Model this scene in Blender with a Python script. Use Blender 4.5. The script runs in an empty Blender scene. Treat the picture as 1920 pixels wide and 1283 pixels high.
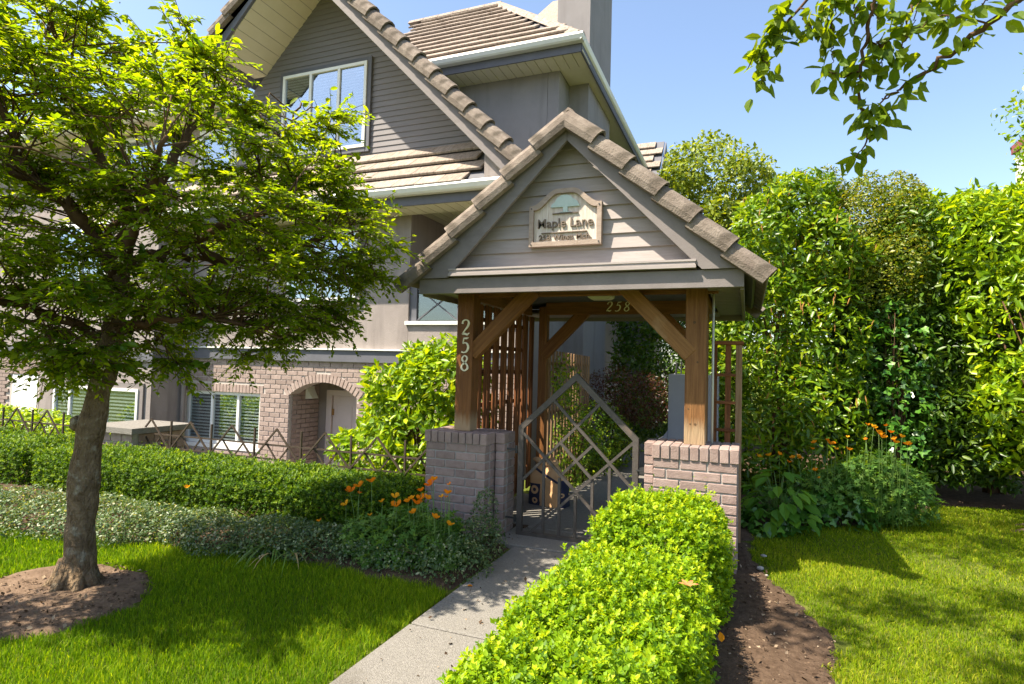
import bpy, math, random
import numpy as np
from mathutils import Vector, Matrix

random.seed(7)
rng = np.random.default_rng(7)
SC = bpy.context.scene
COL = SC.collection
rad = math.radians

# ------------------------------------------------------------------ camera
YAW, PITCH, ROLL, EYE = rad(21.7), rad(2.4), rad(1.55), 1.40
_r = Vector((math.cos(YAW), math.sin(YAW), 0))
_f = Vector((-math.sin(YAW) * math.cos(PITCH), math.cos(YAW) * math.cos(PITCH), math.sin(PITCH)))
_u = _r.cross(_f)
_R = math.cos(ROLL) * _r + math.sin(ROLL) * _u
_U = -math.sin(ROLL) * _r + math.cos(ROLL) * _u
cam = bpy.data.cameras.new('camera')
cam.sensor_fit = 'HORIZONTAL'; cam.sensor_width = 36.0; cam.lens = 36.0 * 1110 / 1920
cam.clip_start = 0.05; cam.clip_end = 900
camo = bpy.data.objects.new('camera', cam); COL.objects.link(camo)
camo.matrix_world = Matrix(((_R.x, _U.x, -_f.x, 0), (_R.y, _U.y, -_f.y, 0), (_R.z, _U.z, -_f.z, EYE), (0, 0, 0, 1)))
SC.camera = camo
CAM = np.array([0, 0, EYE])

# ------------------------------------------------------------------ sky, sun, exposure
SUN_AZ, SUN_EL = rad(228), rad(57)          # clockwise from +Y, height
to_sun = Vector((math.sin(SUN_AZ) * math.cos(SUN_EL), math.cos(SUN_AZ) * math.cos(SUN_EL), math.sin(SUN_EL)))
world = bpy.data.worlds.new('World'); SC.world = world; world.use_nodes = True
wn = world.node_tree
bg = wn.nodes['Background']
sky = wn.nodes.new('ShaderNodeTexSky'); sky.sky_type = 'NISHITA'; sky.sun_disc = False
sky.sun_elevation = SUN_EL; sky.sun_rotation = SUN_AZ
sky.altitude = 0; sky.air_density = 1.0; sky.dust_density = 1.5; sky.ozone_density = 0.4
wn.links.new(sky.outputs[0], bg.inputs[0]); bg.inputs[1].default_value = 0.115
sl = bpy.data.lights.new('sun', 'SUN'); sl.energy = 5.0; sl.angle = rad(0.5); sl.color = (1.0, 0.90, 0.73)
so = bpy.data.objects.new('sun', sl); COL.objects.link(so)
so.rotation_euler = (-to_sun).to_track_quat('-Z', 'Y').to_euler(); so.location = (-6, -4, 9)
SC.view_settings.view_transform = 'Standard'; SC.view_settings.look = 'None'
SC.view_settings.exposure = 1.45; SC.view_settings.gamma = 1.0; SC.view_settings.use_curve_mapping = False

# ------------------------------------------------------------------ materials
def _new(name):
    m = bpy.data.materials.new(name); m.use_nodes = True
    return m, m.node_tree, m.node_tree.nodes['Principled BSDF']

def col4(c): return (c[0], c[1], c[2], 1)

def mat(name, c1, c2=None, scale=8, rough=0.75, bump=0.0, bscale=60, var=0.0, stretch=(1, 1, 1), spec=0.35, metal=0.0, contrast=0.35, grime=None, detail=5, bdist=0.01, weather=None):
    m, t, b = _new(name)
    N, L = t.nodes, t.links
    b.inputs['Roughness'].default_value = rough; b.inputs['Metallic'].default_value = metal
    b.inputs['Specular IOR Level'].default_value = spec
    tc = N.new('ShaderNodeTexCoord'); mp = N.new('ShaderNodeMapping'); mp.inputs['Scale'].default_value = stretch
    oi = N.new('ShaderNodeObjectInfo')
    ad = N.new('ShaderNodeVectorMath'); ad.operation = 'MULTIPLY_ADD'
    ad.inputs[1].default_value = (1, 1, 1)
    L.new(tc.outputs['Object'], ad.inputs[0])
    sc = N.new('ShaderNodeMath'); sc.operation = 'MULTIPLY'; sc.inputs[1].default_value = 37.0
    L.new(oi.outputs['Random'], sc.inputs[0]); L.new(sc.outputs[0], ad.inputs[2])
    L.new(ad.outputs[0], mp.inputs['Vector'])
    nz = N.new('ShaderNodeTexNoise'); nz.inputs['Scale'].default_value = scale; nz.inputs['Detail'].default_value = detail
    nz.inputs['Roughness'].default_value = 0.65
    L.new(mp.outputs[0], nz.inputs['Vector'])
    cr = N.new('ShaderNodeValToRGB')
    cr.color_ramp.elements[0].position = 0.5 - contrast / 2; cr.color_ramp.elements[1].position = 0.5 + contrast / 2
    cr.color_ramp.elements[0].color = col4(c1); cr.color_ramp.elements[1].color = col4(c2 or c1)
    L.new(nz.outputs['Fac'], cr.inputs[0])
    out = cr.outputs[0]
    if grime:
        g = N.new('ShaderNodeTexNoise'); g.inputs['Scale'].default_value = grime[1]; g.inputs['Detail'].default_value = 6
        gm_ = N.new('ShaderNodeMapping'); gm_.inputs['Scale'].default_value = grime[3] if len(grime) > 3 else (1, 1, 1); L.new(tc.outputs['Object'], gm_.inputs['Vector']); L.new(gm_.outputs[0], g.inputs['Vector'])
        gr = N.new('ShaderNodeValToRGB'); gr.color_ramp.elements[0].position = grime[2]; gr.color_ramp.elements[1].position = grime[2] + 0.18
        L.new(g.outputs['Fac'], gr.inputs[0])
        mx = N.new('ShaderNodeMix'); mx.data_type = 'RGBA'
        L.new(gr.outputs[0], mx.inputs[0]); L.new(out, mx.inputs[6]); mx.inputs[7].default_value = col4(grime[0])
        out = mx.outputs[2]
    if weather:                                # bleached foot of a post: weather = (colour, height in the piece's own z)
        sz = N.new('ShaderNodeSeparateXYZ'); L.new(tc.outputs['Object'], sz.inputs[0])
        wz = N.new('ShaderNodeMath'); wz.operation = 'MULTIPLY_ADD'; wz.inputs[1].default_value = 0.25; L.new(nz.outputs['Fac'], wz.inputs[0]); L.new(sz.outputs[2], wz.inputs[2])
        wr = N.new('ShaderNodeMapRange'); wr.inputs[1].default_value = weather[1] + .19; wr.inputs[2].default_value = weather[1] + .09; L.new(wz.outputs[0], wr.inputs[0])
        mw = N.new('ShaderNodeMix'); mw.data_type = 'RGBA'; L.new(wr.outputs[0], mw.inputs[0]); L.new(out, mw.inputs[6]); mw.inputs[7].default_value = col4(weather[0]); out = mw.outputs[2]
    if var:
        hv = N.new('ShaderNodeHueSaturation')
        mr = N.new('ShaderNodeMapRange'); mr.inputs[3].default_value = 1 - var; mr.inputs[4].default_value = 1 + var
        L.new(oi.outputs['Random'], mr.inputs[0]); L.new(mr.outputs[0], hv.inputs['Value']); L.new(out, hv.inputs['Color'])
        out = hv.outputs[0]
    L.new(out, b.inputs['Base Color'])
    if bump:
        n2 = N.new('ShaderNodeTexNoise'); n2.inputs['Scale'].default_value = bscale; n2.inputs['Detail'].default_value = 4
        L.new(mp.outputs[0], n2.inputs['Vector'])
        bp = N.new('ShaderNodeBump'); bp.inputs['Strength'].default_value = bump; bp.inputs['Distance'].default_value = bdist
        L.new(n2.outputs['Fac'], bp.inputs['Height']); L.new(bp.outputs[0], b.inputs['Normal'])
    return m

def leafmat(name, cols, attr=True, trans=0.38, rough=0.42, spec=0.45, tcol=None):
    m, t, b = _new(name)
    N, L = t.nodes, t.links
    if attr:
        a = N.new('ShaderNodeAttribute'); a.attribute_name = 'rnd'; src = a.outputs['Fac']
    else:
        a = N.new('ShaderNodeObjectInfo'); src = a.outputs['Random']
    cr = N.new('ShaderNodeValToRGB'); e = cr.color_ramp.elements
    n = len(cols)
    e[0].position = 0; e[0].color = col4(cols[0]); e[1].position = 1; e[1].color = col4(cols[-1])
    for i in range(1, n - 1):
        k = e.new(i / (n - 1)); k.color = col4(cols[i])
    L.new(src, cr.inputs[0])
    b.inputs['Roughness'].default_value = rough; b.inputs['Specular IOR Level'].default_value = spec
    L.new(cr.outputs[0], b.inputs['Base Color'])
    tr = N.new('ShaderNodeBsdfTranslucent')
    mu = N.new('ShaderNodeMix'); mu.data_type = 'RGBA'; mu.blend_type = 'MULTIPLY'; mu.inputs[0].default_value = 1
    L.new(cr.outputs[0], mu.inputs[6]); mu.inputs[7].default_value = col4(tcol or (2.1, 1.75, 0.5))
    L.new(mu.outputs[2], tr.inputs['Color'])
    mx = N.new('ShaderNodeMixShader'); mx.inputs[0].default_value = trans
    L.new(b.outputs[0], mx.inputs[1]); L.new(tr.outputs[0], mx.inputs[2])
    L.new(mx.outputs[0], N['Material Output'].inputs['Surface'])
    return m

def glassmat(name, tint=(0.75, 0.85, 0.95), refl=0.45, rough=0.02):
    m, t, b = _new(name); N, L = t.nodes, t.links
    g = N.new('ShaderNodeBsdfGlossy'); g.inputs['Roughness'].default_value = rough; g.inputs['Color'].default_value = col4(tint)
    tr = N.new('ShaderNodeBsdfTransparent'); tr.inputs['Color'].default_value = (0.88, 0.92, 0.92, 1)
    lw = N.new('ShaderNodeLayerWeight'); lw.inputs['Blend'].default_value = 0.25
    mr = N.new('ShaderNodeMapRange'); mr.inputs[3].default_value = refl; mr.inputs[4].default_value = 0.95
    L.new(lw.outputs['Facing'], mr.inputs[0])
    mx = N.new('ShaderNodeMixShader'); L.new(mr.outputs[0], mx.inputs[0]); L.new(tr.outputs[0], mx.inputs[1]); L.new(g.outputs[0], mx.inputs[2])
    L.new(mx.outputs[0], N['Material Output'].inputs['Surface'])
    return m

M = {}
M['stucco'] = mat('stucco', (0.27, 0.234, 0.22), (0.315, 0.275, 0.258), scale=3, rough=0.95, bump=0.5, bscale=120, spec=0.1, grime=((0.225, 0.195, 0.183), 1.6, 0.50, (3.5, 3.5, .45)))
M['stucco_grey'] = mat('stucco_grey', (0.23, 0.213, 0.213), (0.265, 0.247, 0.245), scale=2, rough=0.95, bump=0.5, bscale=120, spec=0.1, grime=((0.215, 0.198, 0.196), 1.6, 0.52, (3.5, 3.5, .45)))
M['trim'] = mat('taupe_trim_paint', (0.18, 0.157, 0.152), (0.21, 0.184, 0.178), scale=9, rough=0.6, bump=0.15, bscale=150, spec=0.25, grime=((0.14, 0.12, 0.112), 4, 0.58, (.6, 1, 2)))
M['trim_dark'] = mat('slate_trim_paint', (0.10, 0.10, 0.115), (0.12, 0.12, 0.138), scale=6, rough=0.6, spec=0.3)
M['siding'] = mat('siding_paint', (0.31, 0.27, 0.258), (0.37, 0.325, 0.31), scale=5, rough=0.7, bump=0.15, bscale=40, var=0.05, stretch=(1, 4, 10), spec=0.2)
M['siding_house'] = mat('house_siding_paint', (0.175, 0.16, 0.166), (0.20, 0.185, 0.19), scale=5, rough=0.65, var=0.04, stretch=(0.5, 4, 10), spec=0.25)
M['soffit'] = mat('soffit_cream', (0.62, 0.57, 0.43), (0.66, 0.61, 0.47), scale=4, rough=0.6, spec=0.2)
M['gutter'] = mat('gutter_white', (0.66, 0.66, 0.62), (0.72, 0.72, 0.68), scale=5, rough=0.4, spec=0.4)
M['white'] = mat('white_vinyl', (0.72, 0.72, 0.69), (0.78, 0.78, 0.75), scale=4, rough=0.4, spec=0.4)
M['tile'] = mat('concrete_tile', (0.145, 0.115, 0.095), (0.24, 0.20, 0.168), scale=11, rough=0.9, bump=0.6, bscale=90, var=0.13, spec=0.15, grime=((0.085, 0.07, 0.055), 6, 0.55))
M['tile_pale'] = mat('weathered_roof_tile', (0.19, 0.15, 0.125), (0.37, 0.31, 0.26), scale=9, rough=0.9, bump=0.4, bscale=60, var=0.12, stretch=(6, 1, 1), spec=0.15)
M['brick'] = mat('brick', (0.25, 0.175, 0.155), (0.335, 0.25, 0.225), scale=16, rough=0.85, bump=0.5, bscale=130, var=0.17, spec=0.2)
M['brick_house'] = mat('house_brick', (0.255, 0.192, 0.167), (0.335, 0.262, 0.23), scale=14, rough=0.85, bump=0.4, bscale=110, var=0.16, spec=0.2)
M['mortar'] = mat('mortar', (0.30, 0.275, 0.26), (0.40, 0.37, 0.35), scale=30, rough=0.95, bump=0.4, bscale=200, spec=0.1)
M['mortar_house'] = mat('pale_mortar', (0.40, 0.355, 0.32), (0.46, 0.41, 0.37), scale=30, rough=0.95, spec=0.1)
M['cedar'] = mat('stained_cedar', (0.105, 0.04, 0.010), (0.26, 0.11, 0.032), scale=5, rough=0.62, bump=0.5, bscale=14, stretch=(9, 9, 0.55), spec=0.3, contrast=0.5, grime=((0.085, 0.034, 0.012), 3.5, 0.6))
M['cedar_pale'] = mat('weathered_cedar', (0.15, 0.065, 0.02), (0.30, 0.15, 0.052), scale=5, rough=0.7, bump=0.5, bscale=14, stretch=(9, 9, 0.55), spec=0.25, contrast=0.5, grime=((0.36, 0.25, 0.14), 2.6, 0.57))
M['post_left'] = mat('dark_stained_post', (0.10, 0.036, 0.010), (0.235, 0.095, 0.028), scale=5, rough=0.62, bump=0.7, bscale=14, stretch=(9, 9, 0.55), spec=0.3, contrast=0.5, weather=((0.36, 0.24, 0.14), -.50))
M['post_right'] = mat('weathered_post', (0.10, 0.04, 0.013), (0.27, 0.13, 0.047), scale=5, rough=0.7, bump=0.8, bscale=14, stretch=(9, 9, 0.55), spec=0.25, contrast=0.5, weather=((0.33, 0.23, 0.135), -.46))
M['slat'] = mat('lattice_wood', (0.10, 0.036, 0.014), (0.23, 0.09, 0.035), scale=5, rough=0.75, bump=0.4, bscale=14, stretch=(9, 9, 0.8), var=0.25, spec=0.2)
M['slat_grey'] = mat('weathered_lattice_wood', (0.20, 0.115, 0.06), (0.30, 0.19, 0.11), scale=5, rough=0.8, bump=0.4, bscale=14, stretch=(9, 9, 0.8), var=0.2, spec=0.2)
M['iron'] = mat('painted_iron', (0.055, 0.047, 0.042), (0.08, 0.068, 0.06), scale=20, rough=0.5, bump=0.2, bscale=90, spec=0.4, grime=((0.12, 0.09, 0.07), 9, 0.62))
M['iron_dark'] = mat('dark_fence_iron', (0.04, 0.03, 0.022), (0.07, 0.052, 0.038), scale=20, rough=0.6, spec=0.2)
M['concrete'] = mat('aggregate_concrete', (0.135, 0.125, 0.112), (0.275, 0.258, 0.235), scale=85, rough=0.95, bump=0.8, bscale=160, spec=0.1, contrast=0.55, grime=((0.12, 0.108, 0.09), 2.2, 0.58))
M['soil'] = mat('soil', (0.05, 0.032, 0.021), (0.115, 0.078, 0.054), scale=22, rough=1.0, bump=1.0, bscale=60, spec=0.05, contrast=0.5)
M['dry_soil'] = mat('dry_soil', (0.10, 0.066, 0.044), (0.20, 0.14, 0.10), scale=14, rough=1.0, bump=1.0, bscale=45, spec=0.05, contrast=0.5)
M['turf'] = mat('turf_thatch', (0.05, 0.075, 0.010), (0.12, 0.135, 0.026), scale=16, rough=1.0, bump=0.6, bscale=80, spec=0.05)
M['paving'] = mat('courtyard_paving', (0.22, 0.20, 0.18), (0.30, 0.27, 0.25), scale=6, rough=0.95, spec=0.1)
M['bark'] = mat('mottled_bark', (0.10, 0.066, 0.038), (0.26, 0.185, 0.115), scale=20, rough=0.9, bump=1.0, bscale=55, bdist=.04, stretch=(1, 1, 0.6), spec=0.1, contrast=0.4, grime=((0.33, 0.29, 0.22), 17, 0.56))
M['bark_dark'] = mat('dark_bark', (0.07, 0.04, 0.025), (0.15, 0.09, 0.055), scale=9, rough=0.9, bump=0.8, bscale=32, spec=0.1)
M['twig'] = mat('twig', (0.085, 0.05, 0.028), (0.13, 0.08, 0.045), scale=9, rough=0.9, spec=0.1)
M['glass'] = glassmat('window_glass', (0.50, 0.58, 0.66), 0.40)
M['glass_low'] = glassmat('lower_window_glass', (0.65, 0.72, 0.78), 0.16)
M['glass_dark'] = glassmat('railing_glass', (0.35, 0.4, 0.4), 0.22)
M['room'] = mat('dim_room', (0.035, 0.036, 0.038), (0.05, 0.05, 0.052), scale=2, rough=0.9, spec=0.1)
M['blind'] = mat('blind_slats', (0.68, 0.68, 0.65), (0.74, 0.74, 0.71), scale=3, rough=0.6)
M['door'] = mat('painted_door', (0.50, 0.42, 0.39), (0.55, 0.46, 0.43), scale=3, rough=0.5)
M['brass'] = mat('aged_brass', (0.30, 0.16, 0.05), (0.36, 0.2, 0.07), scale=8, rough=0.45, metal=0.6)
M['cream'] = mat('cream_paint', (0.80, 0.72, 0.52), (0.86, 0.79, 0.60), scale=9, rough=0.55)
M['sign_frame'] = mat('sign_frame_paint', (0.27, 0.205, 0.165), (0.36, 0.285, 0.235), scale=12, rough=0.75, stretch=(1, 1, 3), bump=0.3)
M['sign_field'] = mat('peeling_sign_paint', (0.47, 0.385, 0.32), (0.60, 0.535, 0.475), scale=7, rough=0.8, bump=0.6, bscale=16, stretch=(7, 1, 0.35), contrast=0.22)
M['sign_letter'] = mat('sign_letter_paint', (0.12, 0.09, 0.068), (0.18, 0.14, 0.108), scale=12, rough=0.75)
M['sign_tree'] = mat('sign_tree_paint', (0.36, 0.46, 0.44), (0.47, 0.55, 0.52), scale=9, rough=0.75)
M['lamp'] = mat('lamp_plastic', (0.60, 0.57, 0.45), (0.66, 0.63, 0.5), scale=9, rough=0.4)
M['cabinet'] = mat('grey_cabinet_paint', (0.30, 0.30, 0.34), (0.33, 0.33, 0.37), scale=4, rough=0.5)
M['dark_metal'] = mat('dark_metal', (0.03, 0.03, 0.032), (0.05, 0.05, 0.05), scale=9, rough=0.45)
M['pvc'] = mat('grey_conduit', (0.52, 0.52, 0.46), (0.58, 0.58, 0.52), scale=9, rough=0.5)
M['white_wall'] = mat('white_render', (0.78, 0.76, 0.72), (0.82, 0.8, 0.76), scale=3, rough=0.9)
M['coping'] = mat('dark_red_coping', (0.19, 0.05, 0.05), (0.24, 0.07, 0.065), scale=4, rough=0.7)
M['stone'] = mat('pebble', (0.30, 0.27, 0.25), (0.48, 0.44, 0.41), scale=14, rough=0.9, var=0.2)
M['petal'] = leafmat('poppy_petal', [(0.90, 0.20, 0.006), (0.92, 0.32, 0.01), (0.94, 0.46, 0.02)], attr=False, trans=0.4, rough=0.6, spec=0.1, tcol=(1.0, 0.9, 0.8))
M['stem'] = leafmat('flower_stem', [(0.09, 0.17, 0.03), (0.13, 0.22, 0.05)], attr=False, trans=0.2)
M['dry_leaf'] = leafmat('dry_leaf', [(0.42, 0.16, 0.05), (0.52, 0.27, 0.12)], attr=False, trans=0.2)

# ------------------------------------------------------------------ objects
WM = {}
def put(o, Mw=None, parent=None):
    COL.objects.link(o)
    Mw = Mw if Mw is not None else Matrix.Identity(4)
    WM[o] = Mw
    if parent is not None:
        o.parent = parent; o.matrix_parent_inverse = WM[parent].inverted()
    o.matrix_basis = Mw
    return o

def tag(o, label=None, cat=None, group=None, kind=None):
    if label: o['label'] = label
    if cat: o['category'] = cat
    if group: o['group'] = group
    if kind: o['kind'] = kind
    return o

def thing(name, label, cat, loc=(0, 0, 0), group=None):
    o = bpy.data.objects.new(name, None); o.empty_display_size = 0.1
    put(o, Matrix.Translation(loc)); return tag(o, label, cat, group)

def mk(name, verts, faces, m, parent=None, Mw=None, smooth=False):
    me = bpy.data.meshes.new(name); me.from_pydata([tuple(v) for v in verts], [], faces); me.update()
    me.materials.append(m)
    if smooth:
        me.polygons.foreach_set('use_smooth', [True] * len(me.polygons))
    return put(bpy.data.objects.new(name, me), Mw, parent)

class MB:
    def __init__(s): s.v = []; s.f = []
    def add(s, v, f):
        n = len(s.v); s.v += [tuple(p) for p in v]; s.f += [tuple(i + n for i in q) for q in f]; return s
    def box(s, x0, x1, y0, y1, z0, z1):
        return s.add([(x0, y0, z0), (x1, y0, z0), (x1, y1, z0), (x0, y1, z0), (x0, y0, z1), (x1, y0, z1), (x1, y1, z1), (x0, y1, z1)],
                     [(3, 2, 1, 0), (4, 5, 6, 7), (0, 1, 5, 4), (1, 2, 6, 5), (2, 3, 7, 6), (3, 0, 4, 7)])
    def prism(s, poly, y0, y1):               # XZ polygon (counter-clockwise seen from -Y) extruded along Y
        n = len(poly)
        a = sum(poly[i][0] * poly[(i + 1) % n][1] - poly[(i + 1) % n][0] * poly[i][1] for i in range(n))
        if a < 0: poly = poly[::-1]
        v = [(x, y0, z) for x, z in poly] + [(x, y1, z) for x, z in poly]
        return s.add(v, [tuple(range(n)), tuple(range(2 * n - 1, n - 1, -1))] + [(i, i + n, (i + 1) % n + n, (i + 1) % n) for i in range(n)])
    def prismx(s, poly, x0, x1):              # YZ polygon extruded along X
        n = len(poly)
        v = [(x0, y, z) for y, z in poly] + [(x1, y, z) for y, z in poly]
        a = sum(poly[i][0] * poly[(i + 1) % n][1] - poly[(i + 1) % n][0] * poly[i][1] for i in range(n))
        fs = [tuple(range(n - 1, -1, -1)), tuple(range(n, 2 * n))] + [(i, (i + 1) % n, (i + 1) % n + n, i + n) for i in range(n)]
        if a < 0: fs = [q[::-1] for q in fs]
        return s.add(v, fs)
    def slab(s, poly, th):                    # 3D planar polygon thickened downwards along its normal
        P = [Vector(p) for p in poly]; n = len(P)
        nn = (P[1] - P[0]).cross(P[2] - P[0]).normalized()
        if nn.z < 0: P = P[::-1]; nn = -nn
        return s.add(P + [p - nn * th for p in P], [tuple(range(n)), tuple(range(2 * n - 1, n - 1, -1))] + [(i, i + n, (i + 1) % n + n, (i + 1) % n) for i in range(n)])
    def tube(s, pts, rs, k=8, cap=True):
        P = [Vector(p) for p in pts]; n = len(P)
        if not hasattr(rs, '__len__'): rs = [rs] * n
        rings = []; ref = None
        for i in range(n):
            t = (P[min(i + 1, n - 1)] - P[max(i - 1, 0)]).normalized()
            if ref is None: ref = t.orthogonal().normalized()
            ref = (ref - t * ref.dot(t)).normalized(); b = t.cross(ref)
            rings.append([P[i] + (ref * math.cos(2 * math.pi * j / k) + b * math.sin(2 * math.pi * j / k)) * rs[i] for j in range(k)])
        v = [p for r in rings for p in r]; f = []
        for i in range(n - 1):
            for j in range(k):
                f.append((i * k + j, i * k + (j + 1) % k, (i + 1) * k + (j + 1) % k, (i + 1) * k + j))
        if cap: f += [tuple(range(k - 1, -1, -1)), tuple(range((n - 1) * k, n * k))]
        return s.add(v, f)
    def bar(s, p0, p1, w, h):                 # square bar between two points
        p0, p1 = Vector(p0), Vector(p1); t = (p1 - p0).normalized()
        a = Vector((0, 1, 0)) if abs(t.y) < 0.9 else Vector((1, 0, 0))
        b = t.cross(a).normalized(); a = b.cross(t).normalized()
        v = [p + a * (sa * w / 2) + b * (sb * h / 2) for p in (p0, p1) for sa, sb in ((-1, -1), (1, -1), (1, 1), (-1, 1))]
        return s.add(v, [(0, 1, 2, 3), (7, 6, 5, 4), (1, 0, 4, 5), (2, 1, 5, 6), (3, 2, 6, 7), (0, 3, 7, 4)])
    def build(s, name, m, parent=None, Mw=None, smooth=False):
        return mk(name, s.v, s.f, m, parent, Mw, smooth)

_cb = {}
def cbox(sx, sy, sz, b, m):                   # chamfered box mesh, shared between alike pieces
    key = (round(sx, 4), round(sy, 4), round(sz, 4), b, m.name)
    if key in _cb: return _cb[key]
    v = []; idx = {}
    for i, X in enumerate((-1, 1)):
        for j, Y in enumerate((-1, 1)):
            for k, Z in enumerate((-1, 1)):
                for ax in range(3):
                    p = [X * (sx / 2 - b), Y * (sy / 2 - b), Z * (sz / 2 - b)]
                    p[ax] += (X, Y, Z)[ax] * b
                    idx[(i, j, k, ax)] = len(v); v.append(p)
    f = []
    for ax in range(3):
        for s in (0, 1):
            o = [a for a in range(3) if a != ax]; q = []
            for (p, r) in ((0, 0), (1, 0), (1, 1), (0, 1)):
                c = [0, 0, 0]; c[ax] = s; c[o[0]] = p; c[o[1]] = r; q.append(idx[(*c, ax)])
            f.append(q)
    for ax in range(3):
        o = [a for a in range(3) if a != ax]
        for p in (0, 1):
            for r in (0, 1):
                c0 = [0, 0, 0]; c1 = [0, 0, 0]; c1[ax] = 1
                for c in (c0, c1): c[o[0]] = p; c[o[1]] = r
                f.append([idx[(*c0, o[0])], idx[(*c1, o[0])], idx[(*c1, o[1])], idx[(*c0, o[1])]])
    for i in (0, 1):
        for j in (0, 1):
            for k in (0, 1): f.append([idx[(i, j, k, a)] for a in range(3)])
    for n, q in enumerate(f):                 # outward winding
        P = [Vector(v[a]) for a in q]; c = sum(P, Vector()) / len(P)
        if (P[1] - P[0]).cross(P[2] - P[0]).dot(c) < 0: f[n] = q[::-1]
    me = bpy.data.meshes.new('piece'); me.from_pydata(v, [], f); me.update(); me.materials.append(m)
    _cb[key] = me
    return me

def piece(name, me, parent, Mw):
    return put(bpy.data.objects.new(name, me), Mw, parent)

def beam(name, p0, p1, w, d, m, parent, b=0.006, up=(0, 1, 0)):   # timber: local Z is its length
    p0, p1 = Vector(p0), Vector(p1); t = (p1 - p0); ln = t.length; t.normalize()
    y = Vector(up); y = (y - t * y.dot(t)).normalized(); x = y.cross(t)
    c = (p0 + p1) / 2
    Mw = Matrix(((x.x, y.x, t.x, c.x), (x.y, y.y, t.y, c.y), (x.z, y.z, t.z, c.z), (0, 0, 0, 1)))
    return piece(name, cbox(w, d, ln, b, m), parent, Mw)

def bigmesh(name, V, F, m, parent=None, attr=None, smooth=False):  # numpy mesh: F is a list of (n,k) index arrays
    me = bpy.data.meshes.new(name)
    V = np.asarray(V, np.float32); me.vertices.add(len(V)); me.vertices.foreach_set('co', V.ravel())
    li = np.concatenate([np.asarray(f, np.int32).ravel() for f in F])
    st = []; o = 0
    for f in F:
        n, k = f.shape; st.append(o + np.arange(n, dtype=np.int32) * k); o += n * k
    st = np.concatenate(st)
    me.loops.add(len(li)); me.loops.foreach_set('vertex_index', li)
    me.polygons.add(len(st)); me.polygons.foreach_set('loop_start', st)
    if smooth: me.polygons.foreach_set('use_smooth', np.ones(len(st), bool))
    if attr is not None:
        a = me.attributes.new('rnd', 'FLOAT', 'POINT'); a.data.foreach_set('value', np.asarray(attr, np.float32))
    me.update(calc_edges=True)
    for mm in (m if isinstance(m, (list, tuple)) else [m]): me.materials.append(mm)
    return put(bpy.data.objects.new(name, me), None, parent)

# ------------------------------------------------------------------ leaves
def unit(a): return a / np.maximum(np.linalg.norm(a, axis=1, keepdims=True), 1e-9)
LEAF_FULL = np.array([(0, 0, 0), (.22, -.36, .10), (.55, -.46, .13), (1, 0, -.16), (.55, .46, .13), (.22, .36, .10), (.25, 0, .0), (.6, 0, -.03), (.82, -.24, .02), (.82, .24, .02)])  # along, across(width), normal
LEAF_FULL_F = [np.array([(0, 1, 6), (0, 6, 5), (7, 8, 3), (7, 3, 9)]), np.array([(6, 1, 2, 7), (7, 4, 5, 6)]), np.array([(7, 2, 8), (7, 9, 4)])]
LEAF_SIMPLE = np.array([(0, 0, 0), (.45, -.5, .14), (1, 0, -.06), (.45, .5, .14)])
LEAF_SIMPLE_F = [np.array([(0, 1, 2), (0, 2, 3)])]

LEAF_MID = np.array([(0, 0, 0), (.28, -.42, .12), (.68, -.40, .10), (1, 0, -.12), (.68, .40, .10), (.28, .42, .12)])
LEAF_MID_F = [np.array([(0, 1, 2, 3), (0, 3, 4, 5)])]

def leaves(P, D, N, L, W, full=False):
    n = len(P); D = unit(D); S = unit(np.cross(N, D)); N = np.cross(D, S)
    T, TF = (LEAF_MID, LEAF_MID_F) if full else (LEAF_SIMPLE, LEAF_SIMPLE_F)
    L = np.broadcast_to(L, (n,))[:, None, None]; W = np.broadcast_to(W, (n,))[:, None, None]
    V = P[:, None, :] + D[:, None, :] * (T[None, :, :1] * L) + S[:, None, :] * (T[None, :, 1:2] * W) + N[:, None, :] * (T[None, :, 2:3] * W)
    k = len(T)
    F = [(tf[None] + (np.arange(n) * k)[:, None, None]).reshape(-1, tf.shape[1]) for tf in TF]
    return V.reshape(-1, 3), F, k

def leaf_cloud(name, m, parent, P, O, L, W, full=False, up=0.4, out=0.7, jit=0.7, droop=0.0, rnd=None, R=rng):
    n = len(P)
    NL = unit(O * out + np.array([0, 0, up]) + R.normal(size=(n, 3)) * jit)
    D = R.normal(size=(n, 3)) + O * 0.6; D[:, 2] -= droop
    D = unit(D - NL * (D * NL).sum(1, keepdims=True))
    sz = R.uniform(.55, 1.3, n); V, F, k = leaves(P, D, NL, L * sz, W * sz * R.uniform(.8, 1.15, n), full)
    r = R.uniform(0, 1, n) if rnd is None else np.clip(rnd, 0, 1)
    return bigmesh(name, V, F, m, parent, attr=np.repeat(r, k))

def leaf_unit_mesh(m):
    me = bpy.data.meshes.new('leaf'); F = [tuple(q) for a in LEAF_FULL_F for q in a]
    me.from_pydata([tuple(v) for v in LEAF_FULL], [], [tuple(int(i) for i in q) for q in F]); me.update(); me.materials.append(m)
    return me

def leaf_objects(me, parent, P, D, N, L, W):
    D = unit(D); S = unit(np.cross(N, D)); N = np.cross(D, S)
    for i in range(len(P)):
        d, s, n = D[i] * L[i], S[i] * W[i], N[i] * W[i]
        piece('leaf', me, parent, Matrix(((d[0], s[0], n[0], P[i][0]), (d[1], s[1], n[1], P[i][1]), (d[2], s[2], n[2], P[i][2]), (0, 0, 0, 1))))

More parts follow.
